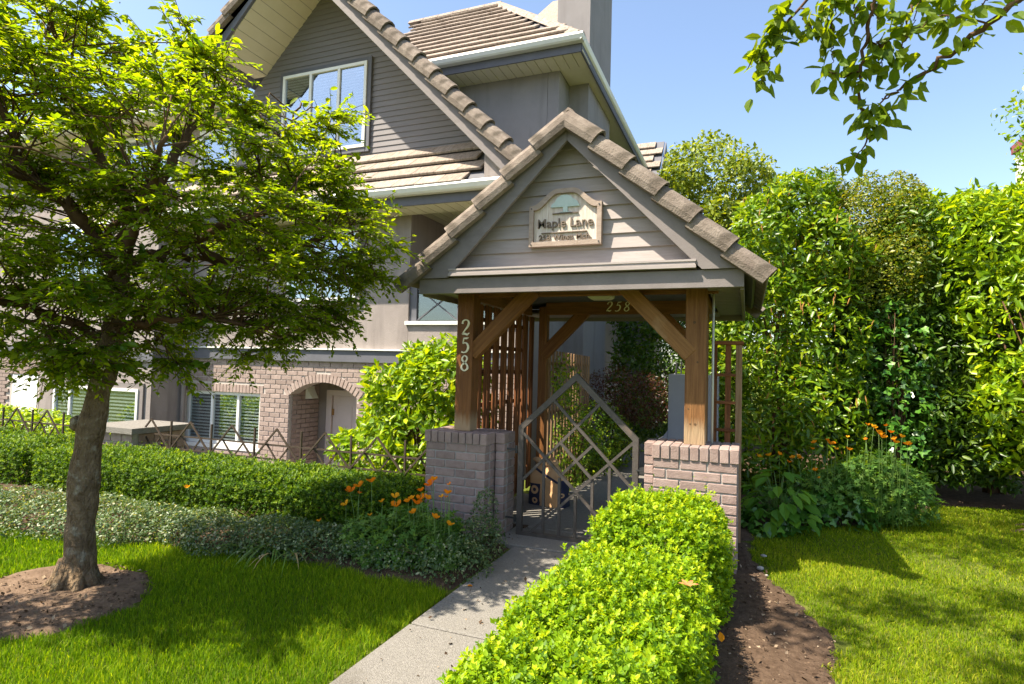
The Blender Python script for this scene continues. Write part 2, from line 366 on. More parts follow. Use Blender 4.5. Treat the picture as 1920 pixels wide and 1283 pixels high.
def leafy(name, label, cat, base, P, O, L, W, cols, full=True, indiv=0, stems=None, group=None, trans=0.38, rough=0.42, droop=0.1, up=0.4, out=0.7, jit=0.7, stuffname='foliage', rnd=None, spec=0.45):
    """a plant: an Empty with its foliage, its largest leaves as pieces, and its stems"""
    t = thing(name, label, cat, base, group)
    m = leafmat(name + '_leaf', cols, True, trans, rough, spec)
    n = len(P); idx = np.arange(n)
    if indiv:
        tocam = unit(CAM - P); d = np.linalg.norm(CAM - P, axis=1)
        score = d - 0.8 * (O * tocam).sum(1) + rng.uniform(0, .25, n)
        pick = np.argsort(score)[:indiv]; rest = np.setdiff1d(idx, pick)
        k = len(pick); NL = unit(O[pick] * out + np.array([0, 0, up]) + rng.normal(size=(k, 3)) * jit)
        D = rng.normal(size=(k, 3)) + O[pick] * .6; D[:, 2] -= droop; D = unit(D - NL * (D * NL).sum(1, keepdims=True))
        leaf_objects(leaf_unit_mesh(leafmat(name + '_single_leaf', cols, False, trans, rough, spec)), t, P[pick], D, NL, L * rng.uniform(.75, 1.25, k), W * rng.uniform(.8, 1.15, k))
        f = leaf_cloud(stuffname, m, t, P[rest], O[rest], L, W, full, up, out, jit, droop, None if rnd is None else rnd[rest]); f['kind'] = 'stuff'
    else:
        f = leaf_cloud(stuffname, m, t, P, O, L, W, full, up, out, jit, droop, rnd)
    if stems:
        s = MB()
        for pts, rs in stems: s.tube(pts, rs, 6)
        s.build('stems' if len(stems) > 1 else 'trunk', M['twig'], t, smooth=True)
    return t

def bumpy(blobs, k, r, seed=3):                # smaller knolls standing out of the big ones
    R_ = np.random.default_rng(seed); o = list(blobs)
    for c, rr in blobs:
        for _ in range(k):
            d = R_.normal(size=3); d /= np.linalg.norm(d); d[2] = abs(d[2]) * .8 if R_.uniform() < .6 else d[2]; s = r * R_.uniform(.6, 1.3)
            o.append((tuple(np.array(c) + d * np.array(rr) * .88), (s, s, s * R_.uniform(.8, 1.3))))
    return o

def lump(P, f=3.0, ph=0.0):
    x, y, z = P[:, 0] * f + ph, P[:, 1] * f + ph * 1.7, P[:, 2] * f - ph
    return (np.sin(x * 1.0 + 1.3 * np.sin(y * .9)) + np.sin(y * 1.1 + 1.1 * np.sin(z * 1.2)) + np.sin(z * .95 + 1.2 * np.sin(x * 1.15)) + .6 * np.sin(2.3 * x + y) + .5 * np.sin(2.1 * y - z * 1.7)) / 4.1

def box_points(b, n, inner=0.06, amp=0.04, f=5, sides='fblrt', ph=0.0, deep=0.25):
    x0, x1, y0, y1, z0, z1 = b; dx, dy, dz = x1 - x0, y1 - y0, z1 - z0
    A = {'f': dx * dz, 'b': dx * dz * .4, 'l': dy * dz, 'r': dy * dz, 't': dx * dy * 1.15}
    ks = list(sides); w = np.array([A[k] for k in ks]); w = w / w.sum()
    c = rng.choice(len(ks), n, p=w); u, v = rng.uniform(0, 1, n), rng.uniform(0, 1, n)
    P = np.zeros((n, 3)); O = np.zeros((n, 3))
    for i, k in enumerate(ks):
        q = c == i
        X, Z = x0 + u[q] * dx, z0 + v[q] * dz
        if k == 'f': P[q] = np.stack([X, np.full(q.sum(), y0), Z], 1); O[q] = (0, -1, 0)
        if k == 'b': P[q] = np.stack([X, np.full(q.sum(), y1), Z], 1); O[q] = (0, 1, 0)
        if k == 'l': P[q] = np.stack([np.full(q.sum(), x0), y0 + u[q] * dy, Z], 1); O[q] = (-1, 0, 0)
        if k == 'r': P[q] = np.stack([np.full(q.sum(), x1), y0 + u[q] * dy, Z], 1); O[q] = (1, 0, 0)
        if k == 't': P[q] = np.stack([X, y0 + v[q] * dy, np.full(q.sum(), z1)], 1); O[q] = (0, 0, 1)
    # round the edges a little
    cpt = np.array([(x0 + x1) / 2, (y0 + y1) / 2, (z0 + z1) / 2]); h = np.array([dx, dy, dz]) / 2
    q = (P - cpt) / h; O = unit(O + 0.9 * q * np.abs(q) ** 5)
    P -= unit(q) * (np.sort(np.abs(q), 1)[:, 1:2] ** 5) * min(dx, dy, dz) * .20
    dep = np.where(rng.uniform(0, 1, n) < .8, rng.exponential(inner * .5, n), rng.uniform(0, deep, n))
    P += O * (lump(P, f, ph) * amp - dep + .015)[:, None]
    P += rng.normal(size=(n, 3)) * .008
    return P, O

def blob_points(blobs, n, amp=0.12, f=3.0, shell=0.35, ph=0.0):
    w = np.array([r[0] * r[1] + r[1] * r[2] + r[0] * r[2] for c, r in blobs]); w = w / w.sum()
    c = rng.choice(len(blobs), n, p=w); C = np.array([b[0] for b in blobs], float)[c]; R = np.array([b[1] for b in blobs], float)[c]
    O = unit(rng.normal(size=(n, 3)))
    k = 1 - rng.exponential(shell * .4, n); k = np.clip(k, .15, 1)
    P = C + O * R * k[:, None]
    P = C + (P - C) * (1 + amp * lump(P, f, ph))[:, None]
    keep = np.ones(n, bool)                   # drop leaves buried deep in another blob
    for i, (bc, br) in enumerate(blobs):
        d = (((P - np.array(bc)) / np.array(br)) ** 2).sum(1); keep &= ~((d < .45) & (c != i))
    O = unit(O / R)
    return P[keep], O[keep]

# ================================================================== the ground
def sheet(name, poly, z, m, kind='structure', sub=0):
    o = mk(name, [(x, y, z) for x, y in poly], [tuple(range(len(poly)))], m)
    return tag(o, kind=kind)
BX = [-30, -8, -5.39, -4.2, -3.37, -2.5, -1.72]; BY = [2.4, 2.68, 2.95, 3.15, 3.33, 3.37, 3.33]
g = MB()
g.add([(-160, -60, 0), (200, -60, 0), (200, 5.9, 0), (-160, 5.9, 0)], [(0, 1, 2, 3)])
g.add([(-2.55, 5.9, 0), (200, 5.9, 0), (200, 300, 0), (-2.55, 300, 0)], [(0, 1, 2, 3)])
tag(g.build('ground', M['turf']), kind='structure')
cy_ = MB(); cy_.add([(-160, 5.9, -1.1), (-2.55, 5.9, -1.1), (-2.55, 300, -1.1), (-160, 300, -1.1)], [(0, 1, 2, 3)])
tag(cy_.build('courtyard', M['paving']), kind='structure')
rw = MB(); rw.box(-60, -2.56, 5.82, 5.899, -1.1, -0.004)
tag(rw.build('retaining_wall', M['concrete']), kind='structure')
# beds of bare soil, slightly uneven
def soil(name, poly, z, m, amp=0.02, step=0.06):
    xs = [p[0] for p in poly]; ys = [p[1] for p in poly]
    nx = int((max(xs) - min(xs)) / step) + 2; ny = int((max(ys) - min(ys)) / step) + 2
    X, Y = np.meshgrid(np.linspace(min(xs), max(xs), nx), np.linspace(min(ys), max(ys), ny))
    P = np.stack([X.ravel(), Y.ravel(), np.zeros(X.size)], 1)
    ins = inside(P[:, 0], P[:, 1], poly)
    P[:, 2] = z + amp * (0.5 + 0.5 * lump(P, 9, 2.0)) + rng.uniform(0, amp * .35, len(P))
    P[:, 2] = np.where(ins, P[:, 2], z - .02)
    idx = np.arange(nx * ny).reshape(ny, nx)
    F = np.stack([idx[:-1, :-1], idx[:-1, 1:], idx[1:, 1:], idx[1:, :-1]], -1).reshape(-1, 4)
    F = F[ins[F].any(1)]
    return tag(bigmesh(name, P, [F], m, smooth=True), kind='structure')
def inside(x, y, poly):
    c = np.zeros(np.shape(x), bool); n = len(poly)
    for i in range(n):
        x0, y0 = poly[i]; x1, y1 = poly[(i + 1) % n]
        if y0 == y1: continue
        c ^= ((y0 > y) != (y1 > y)) & (x < (x1 - x0) * (y - y0) / (y1 - y0) + x0)
    return c
bed_poly = [(-9, 2.55)] + list(zip(BX[2:], BY[2:])) + [(-1.68, 4.9), (-9, 4.95)]
soil('flower_bed_soil', bed_poly, 0.012, M['soil'], 0.035, 0.07)
PIT = (-3.72, 2.24, 0.56, 0.50, rad(-20))
def pitmask(x, y):
    cx, cy, rx, ry, a = PIT; c, s = math.cos(a), math.sin(a)
    u = ((x - cx) * c + (y - cy) * s) / rx; v = (-(x - cx) * s + (y - cy) * c) / ry
    return u * u + v * v + .12 * np.sin(7 * np.arctan2(v, u)) + .08 * np.sin(17 * np.arctan2(v, u)) < 1
pit_poly = [(PIT[0] + math.cos(PIT[4]) * PIT[2] * math.cos(t) - math.sin(PIT[4]) * PIT[3] * math.sin(t), PIT[1] + math.sin(PIT[4]) * PIT[2] * math.cos(t) + math.cos(PIT[4]) * PIT[3] * math.sin(t)) for t in np.linspace(0, 2 * math.pi, 40)[:-1]]
soil('tree_pit_soil', pit_poly, 0.008, M['dry_soil'], 0.03, 0.04)
rs_poly = [(-0.78, 1.0), (0.30, 1.0), (0.36, 2.6), (0.37, 3.1), (0.45, 3.6), (0.30, 4.05), (0.16, 4.4), (0.02, 4.9), (0.02, 5.3), (-0.30, 5.3), (-0.30, 4.5), (-0.78, 4.4)]
soil('shrub_bed_soil', rs_poly, 0.010, M['soil'], 0.03, 0.05)
hb_poly = [(0.0, 5.9), (0.5, 6.2), (1.0, 6.5), (1.6, 7.2), (1.9, 7.9), (3.2, 8.2), (6, 8.8), (9, 12), (-0.6, 12), (-0.6, 5.4), (0.02, 5.35)]
soil('hedge_bed_soil', hb_poly, 0.010, M['soil'], 0.04, 0.12)

# walkway: concrete slabs, each a piece
walk = tag(MB().box(-1.64, -0.70, -3, 30, -0.05, 0.006).build('walkway', M['soil']), kind='structure')
for a, b in ((-2.4, -0.7), (-0.7, 1.02), (1.02, 2.79), (2.79, 4.30), (4.30, 4.84), (4.84, 6.1), (6.1, 8.0), (8.0, 10.5), (10.5, 14)):
    wl, wr = (-1.65, -0.70) if b < 4.4 else ((-1.84, -0.715) if b < 4.9 else (-1.83, -0.62) if b > 6.2 else (-2.27, -0.30))
    piece('slab', cbox(wr - wl, b - a - 0.018, 0.06, 0.008, M['concrete']), walk, Matrix.Translation(((wl + wr) / 2, (a + b) / 2, 0.0 if b < 4.4 else 0.004)))

# ================================================================== entrance gatehouse
GC = -1.247
gh = thing('entrance_gatehouse', 'small taupe gabled entrance gatehouse on cedar posts over the walkway', 'gatehouse', (GC, 5.3, 0))
def post(x, y, w, z0, z1, m): return beam('post', (x, y, z0), (x, y, z1), w, w, m, gh, 0.006)
pfl = post(-2.222, 4.57, 0.148, 0.852, 2.06, M['post_left'])
pfr = post(-0.349, 4.57, 0.148, 0.868, 2.06, M['post_right'])
for kx, kz, kr in ((-.36, 1.76, .011), (-.335, 1.47, .008), (-.345, 1.02, .009), (-.395, 1.13, .006), (-.38, 1.02, .006)):
    MB().tube([(kx, 4.4945, kz), (kx, 4.497, kz)], kr, 10).build('knot', M['twig'], pfr)
post(-2.055, 6.10, 0.092, 0.03, 2.06, M['cedar']); post(-0.40, 6.10, 0.092, 0.03, 2.06, M['cedar'])
beam('beam', (-2.30, 4.62, 2.035), (-0.20, 4.62, 2.035), 0.10, 0.05, M['cedar'], gh)
bb = beam('beam', (-2.02, 6.07, 2.04), (-0.34, 6.07, 2.04), 0.14, 0.06, M['cedar'], gh)
for x in (-2.20, -0.33): beam('beam', (x, 4.66, 2.02), (x, 6.03, 2.02), 0.06, 0.12, M['cedar'], gh, up=(0, 0, 1))
def brace(p0, p1, y, m, d=0.075, w=0.13):
    return beam('brace', (p0[0], y, p0[1]), (p1[0], y, p1[1]), w, d, m, gh)
brace((-2.17, 1.50), (-1.63, 2.04), 4.55, M['cedar'], .085, .125); brace((-0.385, 1.52), (-0.90, 2.06), 4.53, M['cedar_pale'], .08, .118)
brace((-2.06, 1.53), (-1.58, 2.02), 6.085, M['cedar'], .07, .125); brace((-0.40, 1.55), (-0.86, 2.02), 6.085, M['cedar'], .07, .12)
# front board under the gable, sides and back
FX0, FX1 = -2.468, -0.024
bd = MB(); bd.box(FX0, FX1, 4.146, 4.20, 1.968, 2.085); bd.build('fascia_board', M['trim'], gh)
for x in (FX0 + .012, FX1 - .012):
    MB().box(x - .011, x + .011, 4.203, 6.60, 1.955, 2.085).build('fascia_board', M['trim'], gh)
MB().box(FX0, FX1, 6.603, 6.64, 1.945, 2.085).build('fascia_board', M['trim'], gh)
# soffit planks beside the posts, ceiling inside
for x0, x1 in ((FX0 + .026, -2.30), (-0.27, FX1 - .026)):
    for i in range(20):
        y0 = 4.205 + i * .119
        MB().box(x0, x1, y0, y0 + .108, 2.00, 2.018).build('soffit_plank', M['trim'], gh)
MB().box(FX0 + .03, FX1 - .03, 4.205, 6.60, 2.10, 2.12).build('ceiling', M['trim_dark'], gh)
MB().box(-2.30, -0.27, 6.15, 6.60, 1.985, 2.0).build('soffit', M['trim'], gh)
# gable: clapboards
gsl = 0.93
zs = [2.085, 2.183, 2.290, 2.399, 2.506, 2.612, 2.725, 2.834, 2.946, 3.06, 3.17]
for i in range(len(zs) - 1):
    a, b = zs[i], zs[i + 1] + .012
    xa, xb = (3.24 - a) / gsl, max((3.24 - b) / gsl, 0.01)
    c = MB(); y0, y1 = 4.262, 4.282
    c.add([(GC - xa, y0, a), (GC + xa, y0, a), (GC + xb, y1, b), (GC - xb, y1, b), (GC - xa, y0 + .018, a), (GC + xa, y0 + .018, a), (GC + xb, y1 + .01, b), (GC - xb, y1 + .01, b)],
          [(0, 1, 2, 3), (7, 6, 5, 4), (1, 0, 4, 5), (2, 1, 5, 6), (3, 2, 6, 7), (0, 3, 7, 4)])
    c.build('clapboard', M['siding'], gh)
MB().prism([(GC - 1.2, 2.09), (GC + 1.2, 2.09), (GC, 3.2)], 4.30, 4.33).build('gable_backing', M['trim'], gh)
MB().prism([(GC - 1.2, 2.09), (GC + 1.2, 2.09), (GC, 3.2)], 6.50, 6.53).build('gable_backing', M['trim'], gh)
sl_ = MB(); sl_.box(-2.19, -0.325, 4.104, 4.255, 2.098, 2.120); sl_.box(-2.185, -0.33, 4.112, 4.255, 2.120, 2.142); sl_.box(-2.19, -0.325, 4.106, 4.255, 2.142, 2.156)
sl_.build('sill_moulding', M['siding'], gh)
# barge boards
for s in (-1, 1):
    MB().prism([(GC + s * .0015, 3.225), (GC + s * 1.245, 2.088), (GC + s * .96, 2.088), (GC + s * .92, 2.128), (GC + s * .0015, 3.075)], 4.117, 4.1445).build('barge_board', M['trim'], gh)
    MB().prism([(GC + s * .0015, 3.225), (GC + s * 1.245, 2.088), (GC + s * .96, 2.088), (GC + s * .92, 2.128), (GC + s * .0015, 3.075)], 6.57, 6.60).build('barge_board', M['trim'], gh)
# roof decks and tiles
RS = math.atan(0.90)
roof = MB()
for s in (-1, 1):
    roof.slab([(GC, 4.17, 3.255), (GC + s * 1.30, 4.17, 3.255 - 1.17), (GC + s * 1.30, 6.58, 3.255 - 1.17), (GC, 6.58, 3.255)], .03)
roof_o = roof.build('roof', M['trim_dark'], gh)
prof = [(0.045, -0.085), (0.0, -0.08), (-0.012, -0.04), (-0.006, 0.004), (0.018, 0.036), (0.055, 0.052), (0.10, 0.048), (0.135, 0.026), (0.155, -0.002)]
def rake_tile(name, m, ln, t=.018, sc=1.0, lift=.03):
    # local x: down the slope, y: into the roof, z: normal; lower end rides over the next tile
    v = []; k = len(prof)
    for i, (x, up) in enumerate(((0, -.006), (ln * .5, lift * .4), (ln, lift))):
        for j, (y, z) in enumerate(prof): v.append((x, y * sc - up * .8, z * sc + up))
        for j, (y, z) in enumerate(prof):
            dy, dz = (.06 - y), (-.03 - z); q = math.hypot(dy, dz); v.append((x, (y + dy / q * t) * sc - up * .8, (z + dz / q * t) * sc + up))
    f = []
    for i in range(2):
        a, b = i * 2 * k, (i + 1) * 2 * k
        for j in range(k - 1):
            f.append((a + j, b + j, b + j + 1, a + j + 1)); f.append((a + k + j, a + k + j + 1, b + k + j + 1, b + k + j))
        f.append((a, a + k, b + k, b)); f.append((a + k - 1, b + k - 1, b + 2 * k - 1, a + 2 * k - 1))
    for a in (0, 4 * k):
        for j in range(k - 1): f.append((a + j, a + j + 1, a + k + j + 1, a + k + j))
    me = bpy.data.meshes.new(name); me.from_pydata(v, [], f); me.update(); me.materials.append(m)
    bm_fix(me); return me
def bm_fix(me):
    import bmesh
    b = bmesh.new(); b.from_mesh(me); bmesh.ops.recalc_face_normals(b, faces=b.faces); b.to_mesh(me); b.free()
def slope_matrix(o, d, yv):
    d = Vector(d).normalized(); y = Vector(yv).normalized(); n = d.cross(y)
    if n.z < 0: n = -n
    return Matrix(((d.x, y.x, n.x, o[0]), (d.y, y.y, n.y, o[1]), (d.z, y.z, n.z, o[2]), (0, 0, 0, 1)))
rt = rake_tile('rake_tile', M['tile'], .318, lift=.024)
for s in (-1, 1):
    for i in range(6):
        t0 = i * .2262
        o = (GC + s * (t0 + .004), 4.045, 3.245 - t0 * .905 + .006 + random.uniform(-.003, .003))
        piece('rake_tile', rt, roof_o, slope_matrix(o, (s, random.uniform(-.004, .004), -.905 + random.uniform(-.008, .008)), (0, 1, 0)))
        o2 = (GC + s * (t0 + .004), 6.66, 3.245 - t0 * .905 + .006)
        piece('rake_tile', rt, roof_o, slope_matrix(o2, (s, 0, -.905), (0, -1, 0)))
    for i in range(6):
        for j in range(6):
            t0 = .08 + i * .212
            Mw = slope_matrix((GC + s * (t0 + .11), 4.42 + j * .382, 3.255 - (t0 + .11) * .905 + .035), (s, 0, -.905 + .05), (0, 1, 0))
            piece('roof_tile', cbox(.33, .372, .026, .006, M['tile']), roof_o, Mw)
for j in range(7):
    rc = MB(); yy = 4.10 + j * .365
    rc.prism([(-.07, -.06), (-.04, -.018), (0, .012), (.04, -.018), (.07, -.06), (.05, -.06), (.03, -.032), (0, -.010), (-.03, -.032), (-.05, -.06)], 0, .39)
    rc.build('ridge_tile', M['tile'], roof_o, Matrix.Translation((GC, yy + .03, 3.312 + (.006 if j == 0 else 0))) @ Matrix.Rotation(rad(-1.2), 4, 'X'))
# conduit beside the right post
MB().tube([(-0.238, 4.67, 0.87), (-0.238, 4.67, 2.0)], .009, 8).build('conduit', M['pvc'], gh, smooth=True)
# numbers
GL = {'2': [([(.04, .74), (.09, .92), (.27, 1.0), (.45, .93), (.5, .76), (.42, .55), (.22, .3), (.03, .05)], [.10, .07, .06, .08, .11, .10, .07, .05]), ([(.03, .05), (.2, .09), (.4, .03), (.55, .14)], [.06, .11, .10, .03])],
      '5': [([(.52, 1.0), (.34, .95), (.17, .96)], [.03, .10, .06]), ([(.18, .97), (.11, .60)], [.05, .05]), ([(.11, .60), (.28, .66), (.45, .55), (.5, .34), (.40, .11), (.2, .01), (.02, .06)], [.05, .06, .10, .12, .10, .06, .08])],
      '8': [([(.29, .54), (.11, .68), (.10, .85), (.27, .99), (.44, .86), (.42, .70), (.29, .54), (.08, .33), (.07, .14), (.27, .0), (.49, .15), (.46, .36), (.29, .54)], [.08, .10, .08, .05, .09, .07, .11, .08, .10, .06, .11, .08, .08])]}
def catmull(p, k=6):
    p = [np.array(q, float) for q in p]; P = [2 * p[0] - p[1]] + p + [2 * p[-1] - p[-2]]; o = []
    for i in range(1, len(P) - 2):
        for t in np.linspace(0, 1, k, endpoint=False):
            a, b, c, d = P[i - 1:i + 3]
            o.append(.5 * ((2 * b) + (c - a) * t + (2 * a - 5 * b + 4 * c - d) * t * t + (3 * b - a - 3 * c + d) * t ** 3))
    o.append(p[-1]); return np.array(o)
def glyph(ch, x, z, h, y, name, parent, slant=0.0, m=None):
    b = MB()
    for pts, w in GL[ch]:
        c = catmull(pts); ww = np.interp(np.linspace(0, 1, len(c)), np.linspace(0, 1, len(w)), w)
        t = np.gradient(c, axis=0); t /= np.linalg.norm(t, axis=1, keepdims=True) + 1e-9; nn = np.stack([-t[:, 1], t[:, 0]], 1)
        A = c + nn * ww[:, None] * .62; B = c - nn * ww[:, None] * .62; n = len(c)
        f = lambda q: (x + (q[0] + slant * q[1]) * h, z + q[1] * h)
        v = []
        for q in A: v.append((f(q)[0], y, f(q)[1]))
        for q in B: v.append((f(q)[0], y, f(q)[1]))
        for q in A: v.append((f(q)[0], y + .008, f(q)[1]))
        for q in B: v.append((f(q)[0], y + .008, f(q)[1]))
        F = []
        for i in range(n - 1): F += [(i, i + 1, n + i + 1, n + i), (2 * n + i, 3 * n + i, 3 * n + i + 1, 2 * n + i + 1), (i, 2 * n + i, 2 * n + i + 1, i + 1), (n + i, n + i + 1, 3 * n + i + 1, 3 * n + i)]
        b.add(v, F)
    o = b.build(name, m or M['cream'], parent); bm_fix(o.data); return o
for ch, z in (('2', 1.658), ('5', 1.508), ('8', 1.357)): glyph(ch, -2.247, z, .128, 4.487, 'house_number', pfl)
for ch, x in (('2', -1.365), ('5', -1.272), ('8', -1.182)): glyph(ch, x, 2.0, .098, 6.031, 'house_number', bb, .18)

# ceiling lamp
lt = thing('ceiling_lamp', 'small cream oval lamp under the gatehouse ceiling', 'lamp', (-1.175, 5.0, 2.098))
mb = MB(); mb.prism([(-1.297, 2.098), (-1.053, 2.098), (-1.06, 2.05), (-1.29, 2.05)], 4.93, 5.07); mb.build('base', M['lamp'], lt)
mb = MB(); mb.prism([(-1.285, 2.048), (-1.065, 2.048), (-1.072, 2.015), (-1.10, 1.998), (-1.25, 1.998), (-1.278, 2.015)], 4.94, 5.06); mb.build('lens', M['lamp'], lt)

# ================================================================== sign
sg = thing('name_sign', 'carved arched wooden name sign with peeling paint on the gatehouse gable', 'sign', (-1.285, 4.25, 2.32))
SX0, SX1, SZ0, SZ1 = -1.560, -0.998, 2.316, 2.63
def arch_out(m):
    x0, x1, z0, z1 = SX0 + m, SX1 - m, SZ0 + m, SZ1 - m; c = (x0 + x1) / 2; h = .118
    pts = [(x0, z0), (x1, z0), (x1, z1)]
    for t in np.linspace(0, 1, 25)[1:-1]:
        u = 1 - t; x = x1 + (x0 - x1) * t; d = abs(x - c) / ((x1 - x0) / 2)
        e = min(max((1 - d - .06) / .72, 0), 1); pts.append((x, z1 + h * (e * e * (3 - 2 * e))))
    return pts + [(x0, z1)]
MB().prism(arch_out(.012), 4.232, 4.256).build('sign_board', M['sign_field'], sg)
o_, i_ = arch_out(0), arch_out(.034); n = len(o_); fr = MB()
v = [(x, 4.205, z) for x, z in o_] + [(x, 4.205, z) for x, z in i_] + [(x, 4.258, z) for x, z in o_] + [(x, 4.258, z) for x, z in i_]
fr.add(v, [q for i in range(n) for q in ((i, (i + 1) % n, n + (i + 1) % n, n + i), (2 * n + i, 3 * n + i, 3 * n + (i + 1) % n, 2 * n + (i + 1) % n), (i, 2 * n + i, 2 * n + (i + 1) % n, (i + 1) % n), (n + i, n + (i + 1) % n, 3 * n + (i + 1) % n, 3 * n + i))])
sf = fr.build('sign_frame', M['sign_frame'], sg); bm_fix(sf.data)
for x in (SX0 + .018, SX1 - .018):
    for z in (SZ0 + .018, SZ1 - .022): MB().tube([(x, 4.2, z), (x, 4.21, z)], .0055, 8).build('screw', M['dark_metal'], sf)
sc = (SX0 + SX1) / 2
tr = MB(); tr.prism([(sc - .115, 2.612), (sc - .11, 2.632), (sc - .085, 2.650), (sc - .065, 2.682), (sc - .03, 2.702), (sc + .005, 2.704), (sc + .04, 2.692), (sc + .06, 2.668), (sc + .09, 2.650), (sc + .105, 2.625), (sc + .11, 2.612), (sc + .018, 2.610), (sc + .018, 2.575), (sc + .05, 2.570), (sc - .05, 2.570), (sc - .018, 2.575), (sc - .018, 2.610)], 4.220, 4.2325)
tr.build('sign_tree', M['sign_tree'], sg)
rl = MB(); rl.box(sc - .10, sc + .10, 4.220, 4.2325, 2.560, 2.567); rl.build('sign_rule', M['sign_letter'], sg)
MB().box(sc - .185, sc + .17, 4.220, 4.2325, 2.415, 2.422).build('sign_rule', M['sign_letter'], sg)
def text(s, size, x, z, y, m, parent, name, shear=0.0, width=None, off=0.0):
    cu = bpy.data.curves.new('t', 'FONT'); cu.body = s; cu.size = size; cu.extrude = .006; cu.shear = shear; cu.offset = off
    to = bpy.data.objects.new('t', cu); COL.objects.link(to); bpy.context.view_layer.update()
    me = bpy.data.meshes.new_from_object(to.evaluated_get(bpy.context.evaluated_depsgraph_get())); bpy.data.objects.remove(to); bpy.data.curves.remove(cu)
    co = np.array([v.co[:] for v in me.vertices]); w = co[:, 0].max() - co[:, 0].min()
    k = width / w if width else 1; me.materials.clear(); me.materials.append(m)
    return put(bpy.data.objects.new(name, me), Matrix.Translation((x - k * co[:, 0].min(), y, z)) @ Matrix.Diagonal((k, 1, 1, 1)) @ Matrix.Rotation(rad(90), 4, 'X'), parent)
text('Maple Lane', .098, sc - .215, 2.46, 4.226, M['sign_letter'], sg, 'lettering', width=.43, off=.0004)
text('258 Wings Mch.', .056, sc - .205, 2.366, 4.226, M['sign_letter'], sg, 'lettering', width=.41, off=.0004)

# ================================================================== brick piers
def brick_box(parent, x0, x1, y0, y1, z0, z1, m, bl=.187, bh=.0605, j=.0105, bd=.09, sides='flr', zshift=0):
    cz = z0; row = 0; pr = bh + j
    rows = int(round((z1 - z0) / pr)); pr = (z1 - z0) / rows; h = pr - j
    for r in range(rows):
        z = z0 + r * pr + h / 2 + j / 2
        if 'f' in sides or 'b' in sides:
            xs = [x0]; x = x0 + (bl / 2 if r % 2 else bl)
            while x < x1 - .04: xs.append(x); x += bl
            xs.append(x1)
            for a, b in zip(xs[:-1], xs[1:]):
                for s in sides:
                    if s == 'f': piece('brick', cbox(b - a - j, bd, h, .004, m), parent, Matrix.Translation(((a + b) / 2, y0 + bd / 2 + random.uniform(-.0015, .0015), z)))
                    if s == 'b': piece('brick', cbox(b - a - j, bd, h, .004, m), parent, Matrix.Translation(((a + b) / 2, y1 - bd / 2, z)))
        for s, xx in (('l', x0), ('r', x1)):
            if s not in sides: continue
            ya, yb = y0 + bd + j, y1 - (bd + j if 'b' in sides else 0)
            ys = [ya]; y = ya + (bl if r % 2 else bl / 2)
            while y < yb - .03: ys.append(y); y += bl
            ys.append(yb)
            for a, b in zip(ys[:-1], ys[1:]):
                if b - a < .025: continue
                piece('brick', cbox(bd, b - a - j, h, .004, m), parent, Matrix.Translation((xx + (bd / 2 if s == 'l' else -bd / 2), (a + b) / 2, z)))
def soldier(parent, x0, x1, y0, y1, z0, z1, m, w=.066, j=.009, two=True):
    k = max(1, int(round((x1 - x0) / w))); w = (x1 - x0) / k
    for i in range(k):
        piece('brick', cbox(w - j, y1 - y0, z1 - z0 + random.uniform(-.002, .002), .004, m), parent, Matrix.Translation((x0 + (i + .5) * w, (y0 + y1) / 2 + random.uniform(-.002, .002), (z0 + z1) / 2)))
def pier(name, label, x0, x1, y0, y1, zt, wing, sold=.09):
    t = thing(name, label, 'pier', ((x0 + x1) / 2, (y0 + y1) / 2, 0))
    z0 = zt - sold
    c = MB(); c.box(x0 + .008, x1 - .008, y0 + .008, y1 - .008, -.02, zt - .008)
    wx0, wx1, wy0, wy1 = wing; c.box(wx0 + .008, wx1 - .008, wy0 + .008, wy1 - .008, -.02, zt - .012)
    c.build('mortar', M['mortar'], t)
    brick_box(t, x0, x1, y0, y1, 0.0, z0, M['brick'], sides='fblr')
    soldier(t, x0 - .010, x1 + .010, y0 - .010, y0 + .205, z0, zt, M['brick'])
    soldier(t, x0 - .010, x1 + .010, y0 + .214, y1 + .01, z0, zt, M['brick'])
    brick_box(t, wx0, wx1, wy0, wy1, 0.0, z0, M['brick'], sides='flr', bd=.06 if wx1 - wx0 < .13 else .09)
    soldier(t, wx0, wx1, wy0 - .005, wy1, z0, zt - .004, M['brick'])
    return t
pier('brick_pier', 'brown brick pier carrying the numbered left gatehouse post', -2.492, -1.94, 4.37, 4.80, .853, (-1.934, -1.845, 4.545, 4.78))
pier('brick_pier', 'brown brick pier behind the bright clipped hedge, under the right gatehouse post', -0.625, -0.05, 4.37, 4.80, .872, (-0.708, -0.631, 4.49, 4.75), .098)

# ================================================================== gate
gt = thing('garden_gate', 'dark iron gate with pointed top and diamond lattice between the brick piers', 'gate', (-1.25, 4.6, 0.03))
GY = 4.6
fr = MB(); fp = [(-1.722, .04), (-0.786, .04), (-0.786, .868), (-1.262, 1.335), (-1.722, .905)]
def inset(poly, d):
    o = []; n = len(poly)
    for i in range(n):
        p, c, q = (np.array(poly[(i + k) % n]) for k in (-1, 0, 1)); a = (c - p) / np.linalg.norm(c - p); b = (q - c) / np.linalg.norm(q - c)
        na, nb2 = np.array([-a[1], a[0]]), np.array([-b[1], b[0]]); t = (na + nb2) / (1 + na @ nb2); o.append(tuple(c + t * d))
    return o
fo, fi = inset(fp, -.022), inset(fp, .022); n = len(fo)
v = [(x, GY - .02, z) for x, z in fo] + [(x, GY - .02, z) for x, z in fi] + [(x, GY + .02, z) for x, z in fo] + [(x, GY + .02, z) for x, z in fi]
